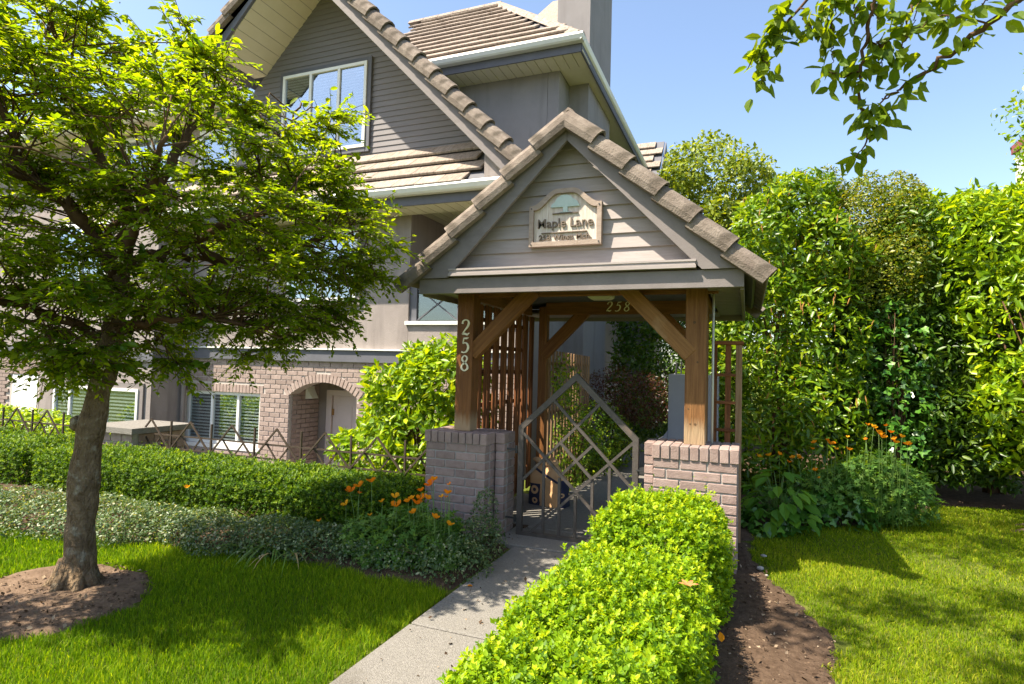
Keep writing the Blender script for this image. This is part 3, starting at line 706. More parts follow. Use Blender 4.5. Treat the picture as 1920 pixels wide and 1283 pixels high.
fr.add(v, [q for i in range(n) for q in ((i, (i + 1) % n, n + (i + 1) % n, n + i), (2 * n + i, 3 * n + i, 3 * n + (i + 1) % n, 2 * n + (i + 1) % n), (i, 2 * n + i, 2 * n + (i + 1) % n, (i + 1) % n), (n + i, n + (i + 1) % n, 3 * n + (i + 1) % n, 3 * n + i))])
gf = fr.build('gate_frame', M['iron'], gt); bm_fix(gf.data)
bars = [((-1.703, .859), (-0.93, .115)), ((-1.445, 1.135), (-0.80, .486)), ((-1.380, .797), (-1.123, .535)), ((-1.699, .481), (-1.07, 1.125)), ((-1.386, .535), (-1.125, .795)), ((-1.640, .05), (-0.796, .85)),
        ((-1.522, .666), (-1.520, .05)), ((-1.389, .522), (-1.387, .05)), ((-1.256, .39), (-1.254, .05)), ((-1.121, .53), (-1.119, .05)), ((-0.986, .66), (-0.984, .05)), ((-0.93, .115), (-0.86, .05))]
for k, (a, b) in enumerate(bars): MB().bar((a[0], GY + .0013 * (k - 6), a[1]), (b[0], GY + .0013 * (k - 6), b[1]), .0215, .0215).build('gate_bar', M['iron'], gt)
for z in (.16, .72): 
    h = MB(); h.bar((-1.845, GY, z), (-1.735, GY, z), .014, .014); h.tube([(-1.765, GY, z - .03), (-1.765, GY, z + .03)], .012, 8); h.build('hinge', M['dark_metal'], gt)
la = MB(); la.box(-0.77, -0.712, GY - .01, GY + .01, .60, .66); la.bar((-0.775, GY - .03, .64), (-0.72, GY - .03, .64), .01, .01); la.build('latch', M['dark_metal'], gt)

# ================================================================== lattice screens
def lattice(name, label, loc, rows): 
    t = thing(name, label, 'trellis', loc)
    for p0, p1, w, d, m, up in rows: beam('slat', p0, p1, w, d, m, t, .003, up)
    return t
rows = []
for i in range(15):
    y = 4.78 + i * .098
    rows.append(((-2.205 + .012 * (i % 2), y, .10), (-2.205 + .012 * (i % 2), y, 1.95), .018, .054, M['slat'], (0, 1, 0)))
for z in (.18, .62, 1.05, 1.35, 1.58, 1.82): rows.append(((-2.235, 4.66, z), (-2.235, 6.05, z), .018, .04, M['slat'], (0, 0, 1)))
for i in range(14):
    y = 4.83 + i * .098
    rows.append(((-2.262, y, .10), (-2.262, y, 1.95), .018, .03, M['slat'], (0, 1, 0)))
lattice('lattice_screen', 'tall dark cedar slat screen behind the numbered left post', (-2.22, 5.4, .1), rows)
rows = []
for i in range(15):
    y = 6.28 + i * .125
    rows.append(((-2.04, y, .0), (-2.04, y, 1.60 - .002 * i), .018, .05, M['slat_grey'], (0, 1, 0)))
for z in (.3, .9, 1.45): rows.append(((-2.065, 6.2, z), (-2.065, 8.1, z), .018, .04, M['slat_grey'], (0, 0, 1)))
lattice('lattice_screen', 'weathered grey slat fence beside the walkway beyond the gate', (-2.05, 7.2, 0), rows)
rows = [((-0.245, 5.2, .0), (-0.245, 5.2, 1.63), .03, .03, M['slat'], (0, 1, 0)), ((-0.145, 5.2, .0), (-0.145, 5.2, 1.63), .045, .02, M['slat'], (0, 1, 0)), ((-0.062, 5.2, .0), (-0.062, 5.2, 1.63), .05, .04, M['slat_grey'], (0, 1, 0)), ((-0.27, 5.2, 1.645), (-0.025, 5.2, 1.645), .03, .07, M['slat'], (0, 1, 0))]
for z in (.72, .93, 1.155, 1.38): rows.append(((-0.24, 5.18, z), (-0.085, 5.18, z), .025, .018, M['slat'], (0, 1, 0)))
lattice('lattice_screen', 'narrow brown lattice panel at the right rear of the gatehouse', (-0.15, 5.2, .5), rows)

# ================================================================== apartment house
hs = thing('apartment_house', 'taupe stucco and brick apartment house with grey tiled gables behind the gatehouse', 'house', (-6, 8, -1.1))
def hbox(name, m, *b, parent=None): return MB().box(*b).build(name, m, parent or hs)
WY = 7.0
# ---- ground floor brickwork
AX0, AX1, ASP, ACR = -6.33, -5.13, .90, 1.10          # arched entry
LWX0, LWX1, LWZ0, LWZ1 = -8.47, -6.895, .06, .885      # lower window
def arch_z(x):
    c = (AX0 + AX1) / 2; h = (AX1 - AX0) / 2; r = (h * h + (ACR - ASP) ** 2) / (2 * (ACR - ASP))
    return ACR - r + math.sqrt(max(r * r - (x - c) ** 2, 0))
bw = MB()
bw.box(-8.6, LWX0, 7.010, 7.2, -1.1, 1.405); bw.box(LWX0, LWX1, 7.010, 7.2, -1.1, LWZ0); bw.box(LWX0, LWX1, 7.010, 7.2, LWZ1, 1.405)
bw.box(LWX1, AX0, 7.010, 7.2, -1.1, 1.405); bw.box(AX1, -2.72, 7.010, 7.2, -1.1, 1.405)
axs = np.linspace(AX0, AX1, 17)
for a, b in zip(axs[:-1], axs[1:]): bw.prism([(a, arch_z(a)), (b, arch_z(b)), (b, 1.405), (a, 1.405)], 7.010, 7.2)
brickwall = bw.build('brick_wall', M['mortar_house'], hs)
def sub_iv(ivs, a, b):
    o = []
    for p, q in ivs:
        if b <= p or a >= q: o.append((p, q)); continue
        if a > p: o.append((p, a))
        if b < q: o.append((b, q))
    return o
BL, BH, J = .200, .071, .011
far = MB(); nb = 0
def brick_row(z, x0, x1, off, y, cuts, indiv):
    global nb
    x = x0 - off
    while x < x1:
        ivs = [(max(x, x0), min(x + BL, x1))]
        for a, b in cuts: ivs = sub_iv(ivs, a, b)
        for a, b in ivs:
            if b - a < .035: continue
            if indiv and nb < 298:
                nb += 1
                piece('brick', cbox(round(b - a - J, 3), .05, BH - J, .003, M['brick_house']), brickwall, Matrix.Translation(((a + b) / 2, y + .025 + random.uniform(-.002, .002), z + BH / 2)))
            else: far.box(a + J / 2, b - J / 2, y, y + .05, z + J / 2, z + BH - J / 2)
        x += BL
rows_ = int((1.40 + 1.1) / BH)
for r in range(rows_, -1, -1):
    z = 1.395 - (r + 1) * BH
    zc = z + BH / 2; cuts = []
    if LWZ0 - .06 < zc < LWZ1 + .13: cuts.append((LWX0, LWX1) if zc < LWZ1 else (LWX0 - .06, LWX1 + .06))
    if zc < ASP: cuts.append((AX0, AX1))
    elif zc < ACR + .13:
        c = (AX0 + AX1) / 2; hw = 0
        for x in np.linspace(AX0 - .12, c, 60):
            za = arch_z(max(x, AX0)) - max(0, (AX0 - x)) * .5
            if za + .125 > zc: hw = c - x; break
        if hw: cuts.append((c - hw, c + hw))
    brick_row(z, -8.6, -2.72, BL / 2 * (r % 2), WY, cuts, zc > .22)
k = int((LWX1 - LWX0 + .12) / .0665)
for i in range(k):                                     # soldier course over the window
    x = LWX0 - .06 + (LWX1 - LWX0 + .12) * (i + .5) / k
    far.box(x - .028, x + .028, WY - .002, WY + .05, LWZ1 + .004, LWZ1 + .122)
for i in range(22):                                    # arch ring
    x = AX0 - .045 + (AX1 - AX0 + .09) * (i + .5) / 22; xx = min(max(x, AX0), AX1); z = arch_z(xx)
    c = (AX0 + AX1) / 2; h = (AX1 - AX0) / 2; rr = (h * h + (ACR - ASP) ** 2) / (2 * (ACR - ASP)); a = math.asin((x - c) / rr)
    ux, uz = math.sin(a), math.cos(a); tx, tz = uz, -ux; bx_, bz_ = c + rr * ux, ACR - rr + rr * uz
    far.prism([(bx_ - tx * .024, bz_ - tz * .024), (bx_ + tx * .024, bz_ + tz * .024), (bx_ + tx * .027 + ux * .118, bz_ + tz * .027 + uz * .118), (bx_ - tx * .027 + ux * .118, bz_ - tz * .027 + uz * .118)], WY - .003, WY + .05)
# recess of the entry: brick reveal, back wall and ceiling
rv = MB(); rv.box(AX0 - .12, AX0 - .008, 7.205, 7.66, -1.1, 1.2); rv.box(AX0 - .1, AX1 + .12, 7.67, 7.8, -1.1, 1.25); rv.box(AX1 + .008, AX1 + .12, 7.205, 7.66, -1.1, 1.2)
rv.build('entry_recess', M['stucco'], hs)
hbox('entry_ceiling', M['soffit'], AX0, AX1, 7.205, 7.66, ACR + .01, ACR + .03)
for r in range(33):
    z = ACR - .01 - (r + 1) * BH; y = 7.055 + (0 if r % 2 else BL / 2) - BL
    while y < 7.66:
        a, b = max(y, 7.055), min(y + BL, 7.655)
        if b - a > .04: far.box(AX0 - .03, AX0 + .012, a + J / 2, b - J / 2, z + J / 2, z + BH - J / 2)
        y += BL
tag(far.build('bricks', M['brick_house'], hs), kind='stuff')
ed = hbox('door', M['door'], -6.02, -5.22, 7.63, 7.665, -1.1, .87)
for z0, z1 in ((.35, .72), (-.45, .2)):
    for x0, x1 in ((-5.92, -5.66), (-5.58, -5.32)): hbox('door_panel', M['door'], x0, x1, 7.622, 7.632, z0, z1, parent=ed)
for z in (.62, -.05, -.8): hbox('hinge', M['brass'], -6.035, -6.0, 7.61, 7.632, z - .05, z + .05, parent=ed)
df = MB(); df.box(-6.13, -6.03, 7.60, 7.665, -1.1, .96); df.box(-5.21, -5.14, 7.60, 7.665, -1.1, .96); df.box(-6.03, -5.21, 7.60, 7.665, .875, .96); df.build('door_frame', M['door'], hs)
mbx = MB(); mbx.prismx([(7.33, .82), (7.33, 1.01), (7.52, 1.01), (7.52, .82)], AX0 + .013, AX0 + .024); mbx.add([(AX0 + .024, 7.34, .83), (AX0 + .024, 7.51, .83), (AX0 + .024, 7.51, 1.0), (AX0 + .024, 7.34, 1.0), (AX0 + .13, 7.36, .83), (AX0 + .13, 7.49, .83)], [(0, 1, 5, 4), (4, 5, 2, 3), (0, 4, 3), (1, 2, 5), (3, 2, 1, 0)])
mbx.build('wall_vent', M['white'], hs)

# ---- windows
def window(X0, X1, Z0, Z1, Y, muls, transom=None, fw=.045, trim=None, blinds=0, depth=.05, back=None, tw=.07, sill=False, glass='glass'):
    f = MB(); y0, y1 = Y - depth, Y
    f.box(X0, X0 + fw, y0, y1, Z0, Z1); f.box(X1 - fw, X1, y0, y1, Z0, Z1); f.box(X0 + fw, X1 - fw, y0, y1, Z0, Z0 + fw); f.box(X0 + fw, X1 - fw, y0, y1, Z1 - fw, Z1)
    for x in muls: f.box(x - fw * .5, x + fw * .5, y0 + .004, y1, Z0 + fw, Z1 - fw)
    if transom:
        xs = [X0 + fw] + [q for x in muls for q in (x - fw * .5, x + fw * .5)] + [X1 - fw]
        for a, b in zip(xs[::2], xs[1::2]): f.box(a, b, y0 + .006, y1, transom - fw * .4, transom + fw * .4)
    w = f.build('window', M['white'], hs)
    ed = [X0] + list(muls) + [X1]
    for a, b in zip(ed[:-1], ed[1:]):
        p = MB().box(a + fw * .4, b - fw * .4, Y - .022, Y - .018, Z0 + fw * .5, Z1 - fw * .5).build('pane', M[glass], w)
    bk = back if back is not None else Y - .004
    MB().box(X0 + .005, X1 - .005, bk, bk + .003, Z0 + .005, Z1 - .005).build('dark_room', M['room'], w)
    if blinds:
        s = MB(); n = int((Z1 - Z0 - .06) / blinds)
        for i in range(n):
            z = Z1 - .05 - i * blinds; yb = Y - .012 if back is None else Y + .012
            th = .0015
            s.add([(X0 + .03, yb - .004, z - blinds * .22), (X1 - .03, yb - .004, z - blinds * .22), (X1 - .03, yb + .004, z + blinds * .28), (X0 + .03, yb + .004, z + blinds * .28)], [(0, 1, 2, 3)])
            s.add([(X0 + .03, yb - .004 + th, z - blinds * .22), (X1 - .03, yb - .004 + th, z - blinds * .22), (X1 - .03, yb + .004 + th, z + blinds * .28), (X0 + .03, yb + .004 + th, z + blinds * .28)], [(3, 2, 1, 0)])
        tag(s.build('blind', M['blind'], w), kind='stuff')
    if trim:
        t = MB(); a = tw
        t.box(X0 - a, X0 - .001, Y - .03, Y + .01, Z0 - a, Z1 + a); t.box(X1 + .001, X1 + a, Y - .03, Y + .01, Z0 - a, Z1 + a)
        t.box(X0 - .001, X1 + .001, Y - .03, Y + .01, Z1 + .001, Z1 + a); t.box(X0 - .001, X1 + .001, Y - .034, Y + .01, Z0 - a, Z0 - .001)
        t.build('window_trim', trim, w)
    if sill: MB().box(X0 - .05, X1 + .05, Y - depth - .06, Y, Z0 - .06, Z0 - .002).build('sill', M['white'], w)
    return w
window(LWX0 + .005, LWX1 - .005, LWZ0, LWZ1 - .003, 7.10, [-7.93, -7.385], blinds=.05, back=7.3, sill=True, glass='glass_low')
MB().box(LWX0, LWX1, 7.05, 7.12, LWZ0 - .10, LWZ0 - .062).build('window_ledge', M['white'], hs)
window(-6.42, -5.17, 2.28, 3.30, 6.985, [-5.80], trim=M['trim'], tw=.06)
window(-6.93, -5.335, 4.62, 5.93, 7.275, [-6.386, -5.847], transom=5.05, trim=M['trim_dark'], tw=.07, blinds=.045)

# ---- string course, upper stucco
hbox('string_course', M['trim_dark'], -8.55, -2.72, 6.955, 7.01, 1.405, 1.572)
hbox('flashing', M['gutter'], -8.56, -2.70, 6.925, 7.005, 1.573, 1.594)
hbox('upper_wall', M['stucco'], -8.6, -4.33, 7.0, 7.2, 1.595, 3.62)
# ---- balcony recess
hbox('balcony_wall', M['stucco'], -4.327, -2.72, 7.0, 7.15, 1.595, 1.935)
hbox('balcony_ledge', M['gutter'], -4.36, -2.70, 6.96, 7.17, 1.936, 1.985)
hbox('balcony_jamb', M['stucco'], -4.45, -4.332, 7.2, 8.6, 1.595, 3.6)
hbox('balcony_back_wall', M['stucco'], -4.33, -2.73, 8.62, 8.75, 1.6, 3.6)
hbox('balcony_floor', M['paving'], -4.33, -2.73, 7.16, 8.61, 1.55, 1.594)
hbox('balcony_ceiling', M['soffit'], -4.33, -2.73, 7.0, 8.61, 3.55, 3.57)
for i in range(11):
    hbox('ceiling_board', M['soffit'], -4.32 + i * .145, -4.32 + i * .145 + .13, 7.01, 8.6, 3.53, 3.549)
rl = MB(); rl.box(-4.33, -4.22, 7.03, 7.10, 1.986, 2.47); rl.build('railing_post', M['trim_dark'], hs)
for x0, x1 in ((-4.215, -3.60), (-3.555, -2.94)):
    p = MB().box(x0, x1, 7.058, 7.064, 2.0, 2.44).build('railing_pane', M['glass_dark'], hs)
    a = MB(); a.bar((x0, 7.05, 2.0), (x1, 7.05, 2.44), .012, .014); a.bar((x0, 7.051, 2.44), (x1, 7.051, 2.0), .012, .014); a.build('railing_bar', M['trim_dark'], p)
    hbox('railing_post', M['trim_dark'], x1 + .004, x1 + .041, 7.03, 7.09, 1.986, 2.47)
hbox('railing_top', M['trim_dark'], -4.22, -2.75, 7.02, 7.10, 2.471, 2.51)

# ---- side wall, chimney
hbox('side_wall', M['stucco_grey'], -2.90, -2.72, 8.5, 14.5, -1.1, 5.96); hbox('side_wall', M['stucco_grey'], -2.90, -2.72, 7.2, 8.498, -1.1, 3.6)
hbox('lower_side_wall', M['stucco_grey'], -2.715, -2.70, 7.0, 9.0, -1.1, 1.59)
ch = hbox('chimney', M['stucco_grey'], -2.95, -2.40, 9.05, 10.6, -1.1, 11.5)

# ---- pent roof over the first floor
def tile_field(parent, m, org, ux, us, nx, ns, tw, tl, keep=None, th=.036, jit=.005, course_lift=.052):
    """tiles laid in courses: ux across, us up the slope"""
    ux = Vector(ux).normalized(); us = Vector(us).normalized(); n = ux.cross(us)
    if n.z < 0: n = -n
    me = cbox(tw - .0015, tl * 1.10, th, .006, m)
    for j in range(ns):
        for i in range(nx):
            c = Vector(org) + ux * ((i + .5 + (.5 if j % 2 else 0)) * tw) + us * ((j + .5) * tl) + n * (.02 + random.uniform(0, jit))
            if keep and not keep(c): continue
            d = (us - n * (course_lift / tl)).normalized(); nn = ux.cross(d)
            piece('roof_tile', me, parent, Matrix(((ux.x, d.x, nn.x, c.x), (ux.y, d.y, nn.y, c.y), (ux.z, d.z, nn.z, c.z), (0, 0, 0, 1))))
pr_ = MB(); pr_.slab([(-8.6, 6.48, 3.655), (-3.02, 6.48, 3.655), (-3.02, 7.31, 4.50), (-8.6, 7.31, 4.50)], .05)
pent = pr_.build('pent_roof', M['trim_dark'], hs)
tile_field(pent, M['tile_pale'], (-8.6, 6.44, 3.63), (1, 0, 0), (0, .83, .845), 17, 4, .333, .297, keep=lambda c: c.x < -3.17)
def gutter_x(x0, x1, y, z, name='gutter'):
    MB().prismx([(y, z), (y - .012, z - .035), (y + .012, z - .085), (y + .035, z - .105), (y + .12, z - .105), (y + .12, z - .004), (y + .10, z - .004), (y + .10, z - .09), (y + .04, z - .088), (y + .022, z - .075), (y + .004, z - .035), (y + .014, z)], x0, x1).build(name, M['gutter'], hs)
gutter_x(-8.7, -2.72, 6.40, 3.665)
hbox('fascia', M['trim_dark'], -8.7, -2.74, 6.525, 6.55, 3.445, 3.64)
hbox('eave_soffit', M['soffit'], -8.7, -2.74, 6.552, 6.998, 3.47, 3.49)
for i in range(38):
    hbox('soffit_board', M['soffit'], -8.68 + i * .154, -8.68 + i * .154 + .14, 6.555, 6.995, 3.457, 3.469)
MB().prism([(-3.0, 3.58), (-2.66, 3.58), (-2.66, 3.70), (-3.0, 4.04)], 6.47, 7.28).build('roof_cheek', M['stucco'], hs)

# ---- big gable
GX, GZ, GS = -6.19, 7.22, 1.01
def gline(x, dz=0): return GZ + dz - GS * abs(x - GX)
gr = MB()
gr.slab([(GX, 6.40, GZ + .30), (-2.55, 6.40, gline(-2.55, .30)), (-2.55, 8.52, gline(-2.55, .30)), (GX, 8.52, GZ + .30)], .04)
gr.slab([(GX, 6.40, GZ + .30), (-7.75, 6.40, gline(-7.75, .30)), (-7.75, 9.5, gline(-7.75, .30)), (GX, 9.5, GZ + .30)], .04)
groof = gr.build('gable_roof', M['trim_dark'], hs)
MB().prism([(GX + .002, GZ + .24), (-2.60, gline(-2.60, .24)), (-2.60, gline(-2.60) + .02), (-2.72, gline(-2.72)), (GX + .002, GZ)], 6.385, 6.425).build('barge_board', M['trim'], hs)
MB().prism([(GX - .002, GZ + .24), (-7.80, gline(-7.80, .24)), (-7.80, gline(-7.35)), (-7.35, gline(-7.35)), (GX - .002, GZ)], 6.385, 6.425).build('barge_board', M['trim_dark'], hs)
# rake soffit boards
def rake_soffit(x0, x1, n):
    for i in range(n):
        a = x0 + (x1 - x0) * i / n; b = x0 + (x1 - x0) * (i + .97) / n
        MB().slab([(a, 6.43, gline(a, .012)), (b, 6.43, gline(b, .012)), (b, 7.30, gline(b, .012)), (a, 7.30, gline(a, .012))], .012).build('soffit_board', M['soffit'], hs)
rake_soffit(GX - .02, -7.35, 9); rake_soffit(GX + .02, -2.75, 24)
for i in range(4): hbox('soffit_board', M['soffit'], -7.80 + i * .115, -7.80 + i * .115 + .112, 6.43, 7.30, gline(-7.35) - .012, gline(-7.35))
for i in range(12):                                                          # siding below the rake
    pass
zb = 4.44; k = 0
while zb < GZ - .05:
    a, b = zb, zb + .098
    xr = GX + (GZ + .01 - a) / GS; xr2 = GX + (GZ + .01 - b) / GS
    xl = max(-7.85, GX - (GZ + .01 - a) / GS); xl2 = max(-7.85, GX - (GZ + .01 - b) / GS)
    if xr2 <= xl2: break
    MB().add([(xl, 7.285, a), (xr, 7.285, a), (xr2, 7.298, b), (xl2, 7.298, b), (xl, 7.31, a), (xr, 7.31, a), (xr2, 7.312, b), (xl2, 7.312, b)],
             [(0, 1, 2, 3), (7, 6, 5, 4), (1, 0, 4, 5), (2, 1, 5, 6), (3, 2, 6, 7), (0, 3, 7, 4)]).build('siding_board', M['siding_house'], hs)
    zb += .086
hbox('gable_wall', M['siding_house'], -7.84, -4.2, 7.32, 7.4, 3.7, 5.1)
rt2 = rake_tile('rake_tile', M['tile'], .41, sc=1.4, lift=.036)
for s, n in ((1, 15), (-1, 6)):
    for i in range(n):
        t0 = i * .2455 + .03
        o = (GX + s * t0, 6.31, GZ + .345 - t0 * GS)
        piece('rake_tile', rt2, groof, slope_matrix(o, (s, random.uniform(-.004, .004), -GS + random.uniform(-.006, .006)), (0, 1, 0)))
MB().box(-7.95, -7.82, 6.40, 7.3, gline(-7.8, .08), gline(-7.8, .19)).build('gutter', M['gutter'], hs)

# ---- right wing under the hipped roof
hbox('wing_wall', M['stucco_grey'], -6.1, -2.905, 8.5, 8.7, 3.6, 5.965)
hbox('wing_wall', M['stucco_grey'], -2.90, -2.72, 8.5, 8.7, 5.961, 5.964)
hbox('wing_soffit', M['soffit'], -5.9, -2.24, 8.07, 8.498, 5.97, 5.985)
for i in range(25):
    hbox('soffit_board', M['soffit'], -5.9 + i * .146, -5.9 + i * .146 + .134, 8.075, 8.496, 5.957, 5.969)
hbox('side_soffit', M['soffit'], -2.716, -2.25, 8.50, 14.5, 5.97, 5.985)
hbox('fascia', M['trim_dark'], -5.9, -2.26, 8.045, 8.068, 5.95, 6.12)
hbox('fascia', M['trim_dark'], -2.272, -2.25, 8.07, 14.5, 5.95, 6.12)
gutter_x(-5.9, -2.205, 7.92, 6.175)
gy = MB(); 
pts = [(0, 0), (.012, -.035), (-.012, -.085), (-.035, -.105), (-.045, -.105), (-.045, -.004)]
gy.prism([(-2.205 + p, 6.172 + q) for p, q in [(0, 0), (.012, -.035), (-.012, -.085), (-.04, -.105), (-.04, -.004)]], 7.93, 14.5); gy.build('gutter', M['gutter'], hs)
E0, RY, RX, RZ = 6.17, 10.2, -4.45, 8.37
ur = MB(); ur.slab([(-6.3, 7.99, 6.13), (-2.22, 7.99, 6.13), (RX, RY, RZ - .03), (-6.3, RY, RZ - .03)], .05)
ur.slab([(-2.22, 7.99, 6.13), (-2.22, 12.4, 6.13), (RX, RY, RZ - .03)], .05)
ur.slab([(-6.3, 12.4, 6.13), (-2.22, 12.4, 6.13), (RX, RY, RZ - .03), (-6.3, RY, RZ - .03)], .05)
uroof = ur.build('hip_roof', M['trim_dark'], hs)
us = Vector((0, RY - 7.99, RZ - .03 - 6.13)); 
tile_field(uroof, M['tile_pale'], (-6.3, 7.96, 6.12), (1, 0, 0), us, 13, 12, .333, us.length / 11.6, keep=lambda c: c.x + .13 < -2.22 + (RX + 2.22) * (c.y - 7.99) / (RY - 7.99), course_lift=.045)
hipd = Vector((RX + 2.22, RY - 7.99, RZ - 6.16))
for i in range(11):
    c = Vector((-2.25, 7.99, 6.165)) + hipd * (i / 11.0)
    side = Vector((1, 1, 0)).normalized(); d = hipd.normalized(); n = d.cross(side); n = n if n.z > 0 else -n
    hp = MB(); hp.prism([(-.12, -.07), (-.05, 0.02), (.05, .02), (.12, -.07), (.09, -.07), (.04, 0), (-.04, 0), (-.09, -.07)], 0, .34)
    hp.build('hip_tile', M['tile_pale'], uroof, Matrix(((side.x, d.x, n.x, c.x), (side.y, d.y, n.y, c.y), (side.z, d.z, n.z, c.z + .03), (0, 0, 0, 1))))
for i in range(6):
    MB().prismx([(-.11, -.06), (-.04, .03), (.04, .03), (.11, -.06)], 0, .33).build('ridge_tile', M['tile_pale'], uroof, Matrix.Translation((RX - .34 * (i + 1), RY, RZ + .02)))
# roof of the next wing behind, up to the chimney
br = MB(); br.slab([(-3.9, 9.6, 7.35), (-2.96, 9.6, 7.35), (-2.96, 11.6, 9.15), (-3.9, 11.6, 9.15)], .05); bro = br.build('rear_roof', M['tile_pale'], hs)
# small roof far back on the right
dr = MB(); dr.slab([(-3.4, 13.45, 5.65), (-1.92, 13.45, 5.65), (-1.92, 14.5, 6.98), (-3.4, 14.5, 6.98)], .05); dro = dr.build('rear_roof', M['trim_dark'], hs)
tile_field(dro, M['tile_pale'], (-3.4, 13.42, 5.64), (1, 0, 0), (0, 1.05, 1.33), 4, 6, .37, .28, keep=lambda c: c.x < -2.0)
MB().prismx([(13.40, 5.55), (14.5, 6.95), (15.6, 5.55)], -1.90, -1.87).build('rear_gable', M['trim_dark'], hs)
hbox('rear_wall', M['stucco_grey'], -3.4, -2.0, 13.9, 15.2, -1.1, 6.1)

# ---- bay and left part, half hidden by the tree
BYY = 6.43
bay = MB(); bay.box(-11.2, -8.5, BYY, 7.4, -1.1, 4.0); bay.build('bay', M['stucco'], hs)
hbox('string_course', M['trim_dark'], -11.25, -8.45, BYY - .045, BYY - .002, 1.33, 1.47)
hbox('string_course', M['trim_dark'], -8.498, -8.45, BYY - .002, 6.95, 1.33, 1.47)
window(-10.74, -8.72, .22, .90, BYY - .003, [-10.33, -9.45], trim=M['trim'], blinds=.055, tw=.09, sill=True, glass='glass_low')
window(-10.9, -9.6, 2.55, 3.55, BYY - .003, [-10.25], trim=M['white'], tw=.05)
MB().tube([(-8.42, 6.93, -1.1), (-8.42, 6.93, 3.4)], .035, 8).build('downpipe', M['stucco'], hs, smooth=True)
hbox('upper_left_wall', M['stucco'], -16, -7.86, 7.35, 7.55, 1.4, 5.6)
window(-8.75, -8.0, 4.55, 5.25, 7.34, [], trim=M['white'], tw=.05)
window(-10.6, -9.3, 4.5, 5.35, 7.34, [-9.95], trim=M['white'], tw=.05)
lr = MB(); lr.slab([(-16, 6.9, 5.55), (-7.95, 6.9, 5.55), (-7.95, 8.9, 7.35), (-16, 8.9, 7.35)], .06); lro = lr.build('left_roof', M['trim_dark'], hs)
tile_field(lro, M['tile'], (-12.5, 6.86, 5.53), (1, 0, 0), (0, 2, 1.8), 12, 10, .37, .27)
hbox('eave_soffit', M['soffit'], -16, -7.95, 6.95, 7.34, 5.46, 5.48)
gutter_x(-16, -7.97, 6.80, 5.56)
lb = MB(); lb.box(-18, -11.2, 7.01, 7.2, -1.1, 1.4); lb.build('left_brick_wall', M['mortar_house'], hs)
lbk = MB()
for r in range(22):
    z = 1.37 - (r + 1) * BH; x = -14.6 - BL / 2 * (r % 2)
    while x < -11.2:
        a, b = max(x, -14.6), min(x + BL, -11.205)
        if b - a > .03 and not (z + .03 < 1.0 and b > -13.1 and a < -12.2): lbk.box(a + J / 2, b - J / 2, 6.985, 7.012, z + J / 2, z + BH - J / 2)
        x += BL
tag(lbk.build('bricks', M['brick_house'], hs), kind='stuff')
hbox('garage_door', M['white'], -13.0, -12.25, 7.0, 7.0095, -1.1, 1.0)
hbox('string_course', M['trim_dark'], -18, -11.26, 6.95, 6.984, 1.40, 1.55)
hbox('upper_left_wall', M['stucco'], -18, -11.2, 6.99, 7.3, 1.56, 4.0)

# ================================================================== neighbour's wall corner on the far right
nb_ = thing('white_building', 'white rendered building with dark red coping beyond the right hedge', 'building', (10.4, 19, 0))
MB().box(7.50, 13.5, 16.0, 22, 0, 8.25).build('wall', M['white_wall'], nb_)
MB().box(7.42, 13.6, 15.9, 22.1, 8.26, 8.52).build('coping', M['coping'], nb_)

# ================================================================== iron fence on the left, with its pier
fe = thing('iron_fence', 'low dark iron fence of overlapping diamonds behind the left box hedge', 'fence', (-4.3, 4.8, 0))
FY = 4.8; SP = .608; xs = [-5.99 + SP * i for i in range(6)]
for i, x in enumerate(xs): MB().bar((x, FY, .0), (x, FY, .69), .018, .018).build('picket', M['iron_dark'], fe)
for i in range(-1, 6):
    c = xs[0] + SP * (i + .5)
    if c > -2.6: continue
    for s in (-1, 1):
        MB().bar((c, FY - .013 - .002 * s, .70), (c + s * .30, FY - .013 - .002 * s, .375), .014, .016).build('diamond_bar', M['iron_dark'], fe)
        MB().bar((c, FY + .013 + .002 * s, .36), (c + s * .15, FY + .013 + .002 * s, .535), .012, .014).build('diamond_bar', M['iron_dark'], fe)
for z in (.53, .385): MB().bar((-6.25, FY + .001, z), (-2.5, FY + .001, z), .012, .016).build('rail', M['iron_dark'], fe)
fe2 = thing('iron_fence', 'iron diamond fence section at far left beyond the grey block pier', 'fence', (-8.6, 4.8, 0))
for i in range(4):
    x = -7.85 - SP * i; MB().bar((x, FY, 0), (x, FY, .69), .018, .018).build('picket', M['iron_dark'], fe2); c = x - SP / 2
    for s in (-1, 1):
        MB().bar((c, FY - .013 - .002 * s, .70), (c + s * .30, FY - .013 - .002 * s, .375), .014, .016).build('diamond_bar', M['iron_dark'], fe2)
        MB().bar((c, FY + .013 + .002 * s, .36), (c + s * .15, FY + .013 + .002 * s, .535), .012, .014).build('diamond_bar', M['iron_dark'], fe2)
for z in (.53, .385): MB().bar((-7.4, FY + .001, z), (-10.2, FY + .001, z), .012, .016).build('rail', M['iron_dark'], fe2)
bp = thing('block_pier', 'squat grey block pier with flat slab cap behind the tree', 'pier', (-6.7, 5.0, 0))
MB().box(-7.13, -6.42, 4.67, 5.33, 0, .53).build('mortar', M['mortar'], bp)
MB().box(-7.20, -6.35, 4.60, 5.40, .532, .595).build('cap', M['concrete'], bp)
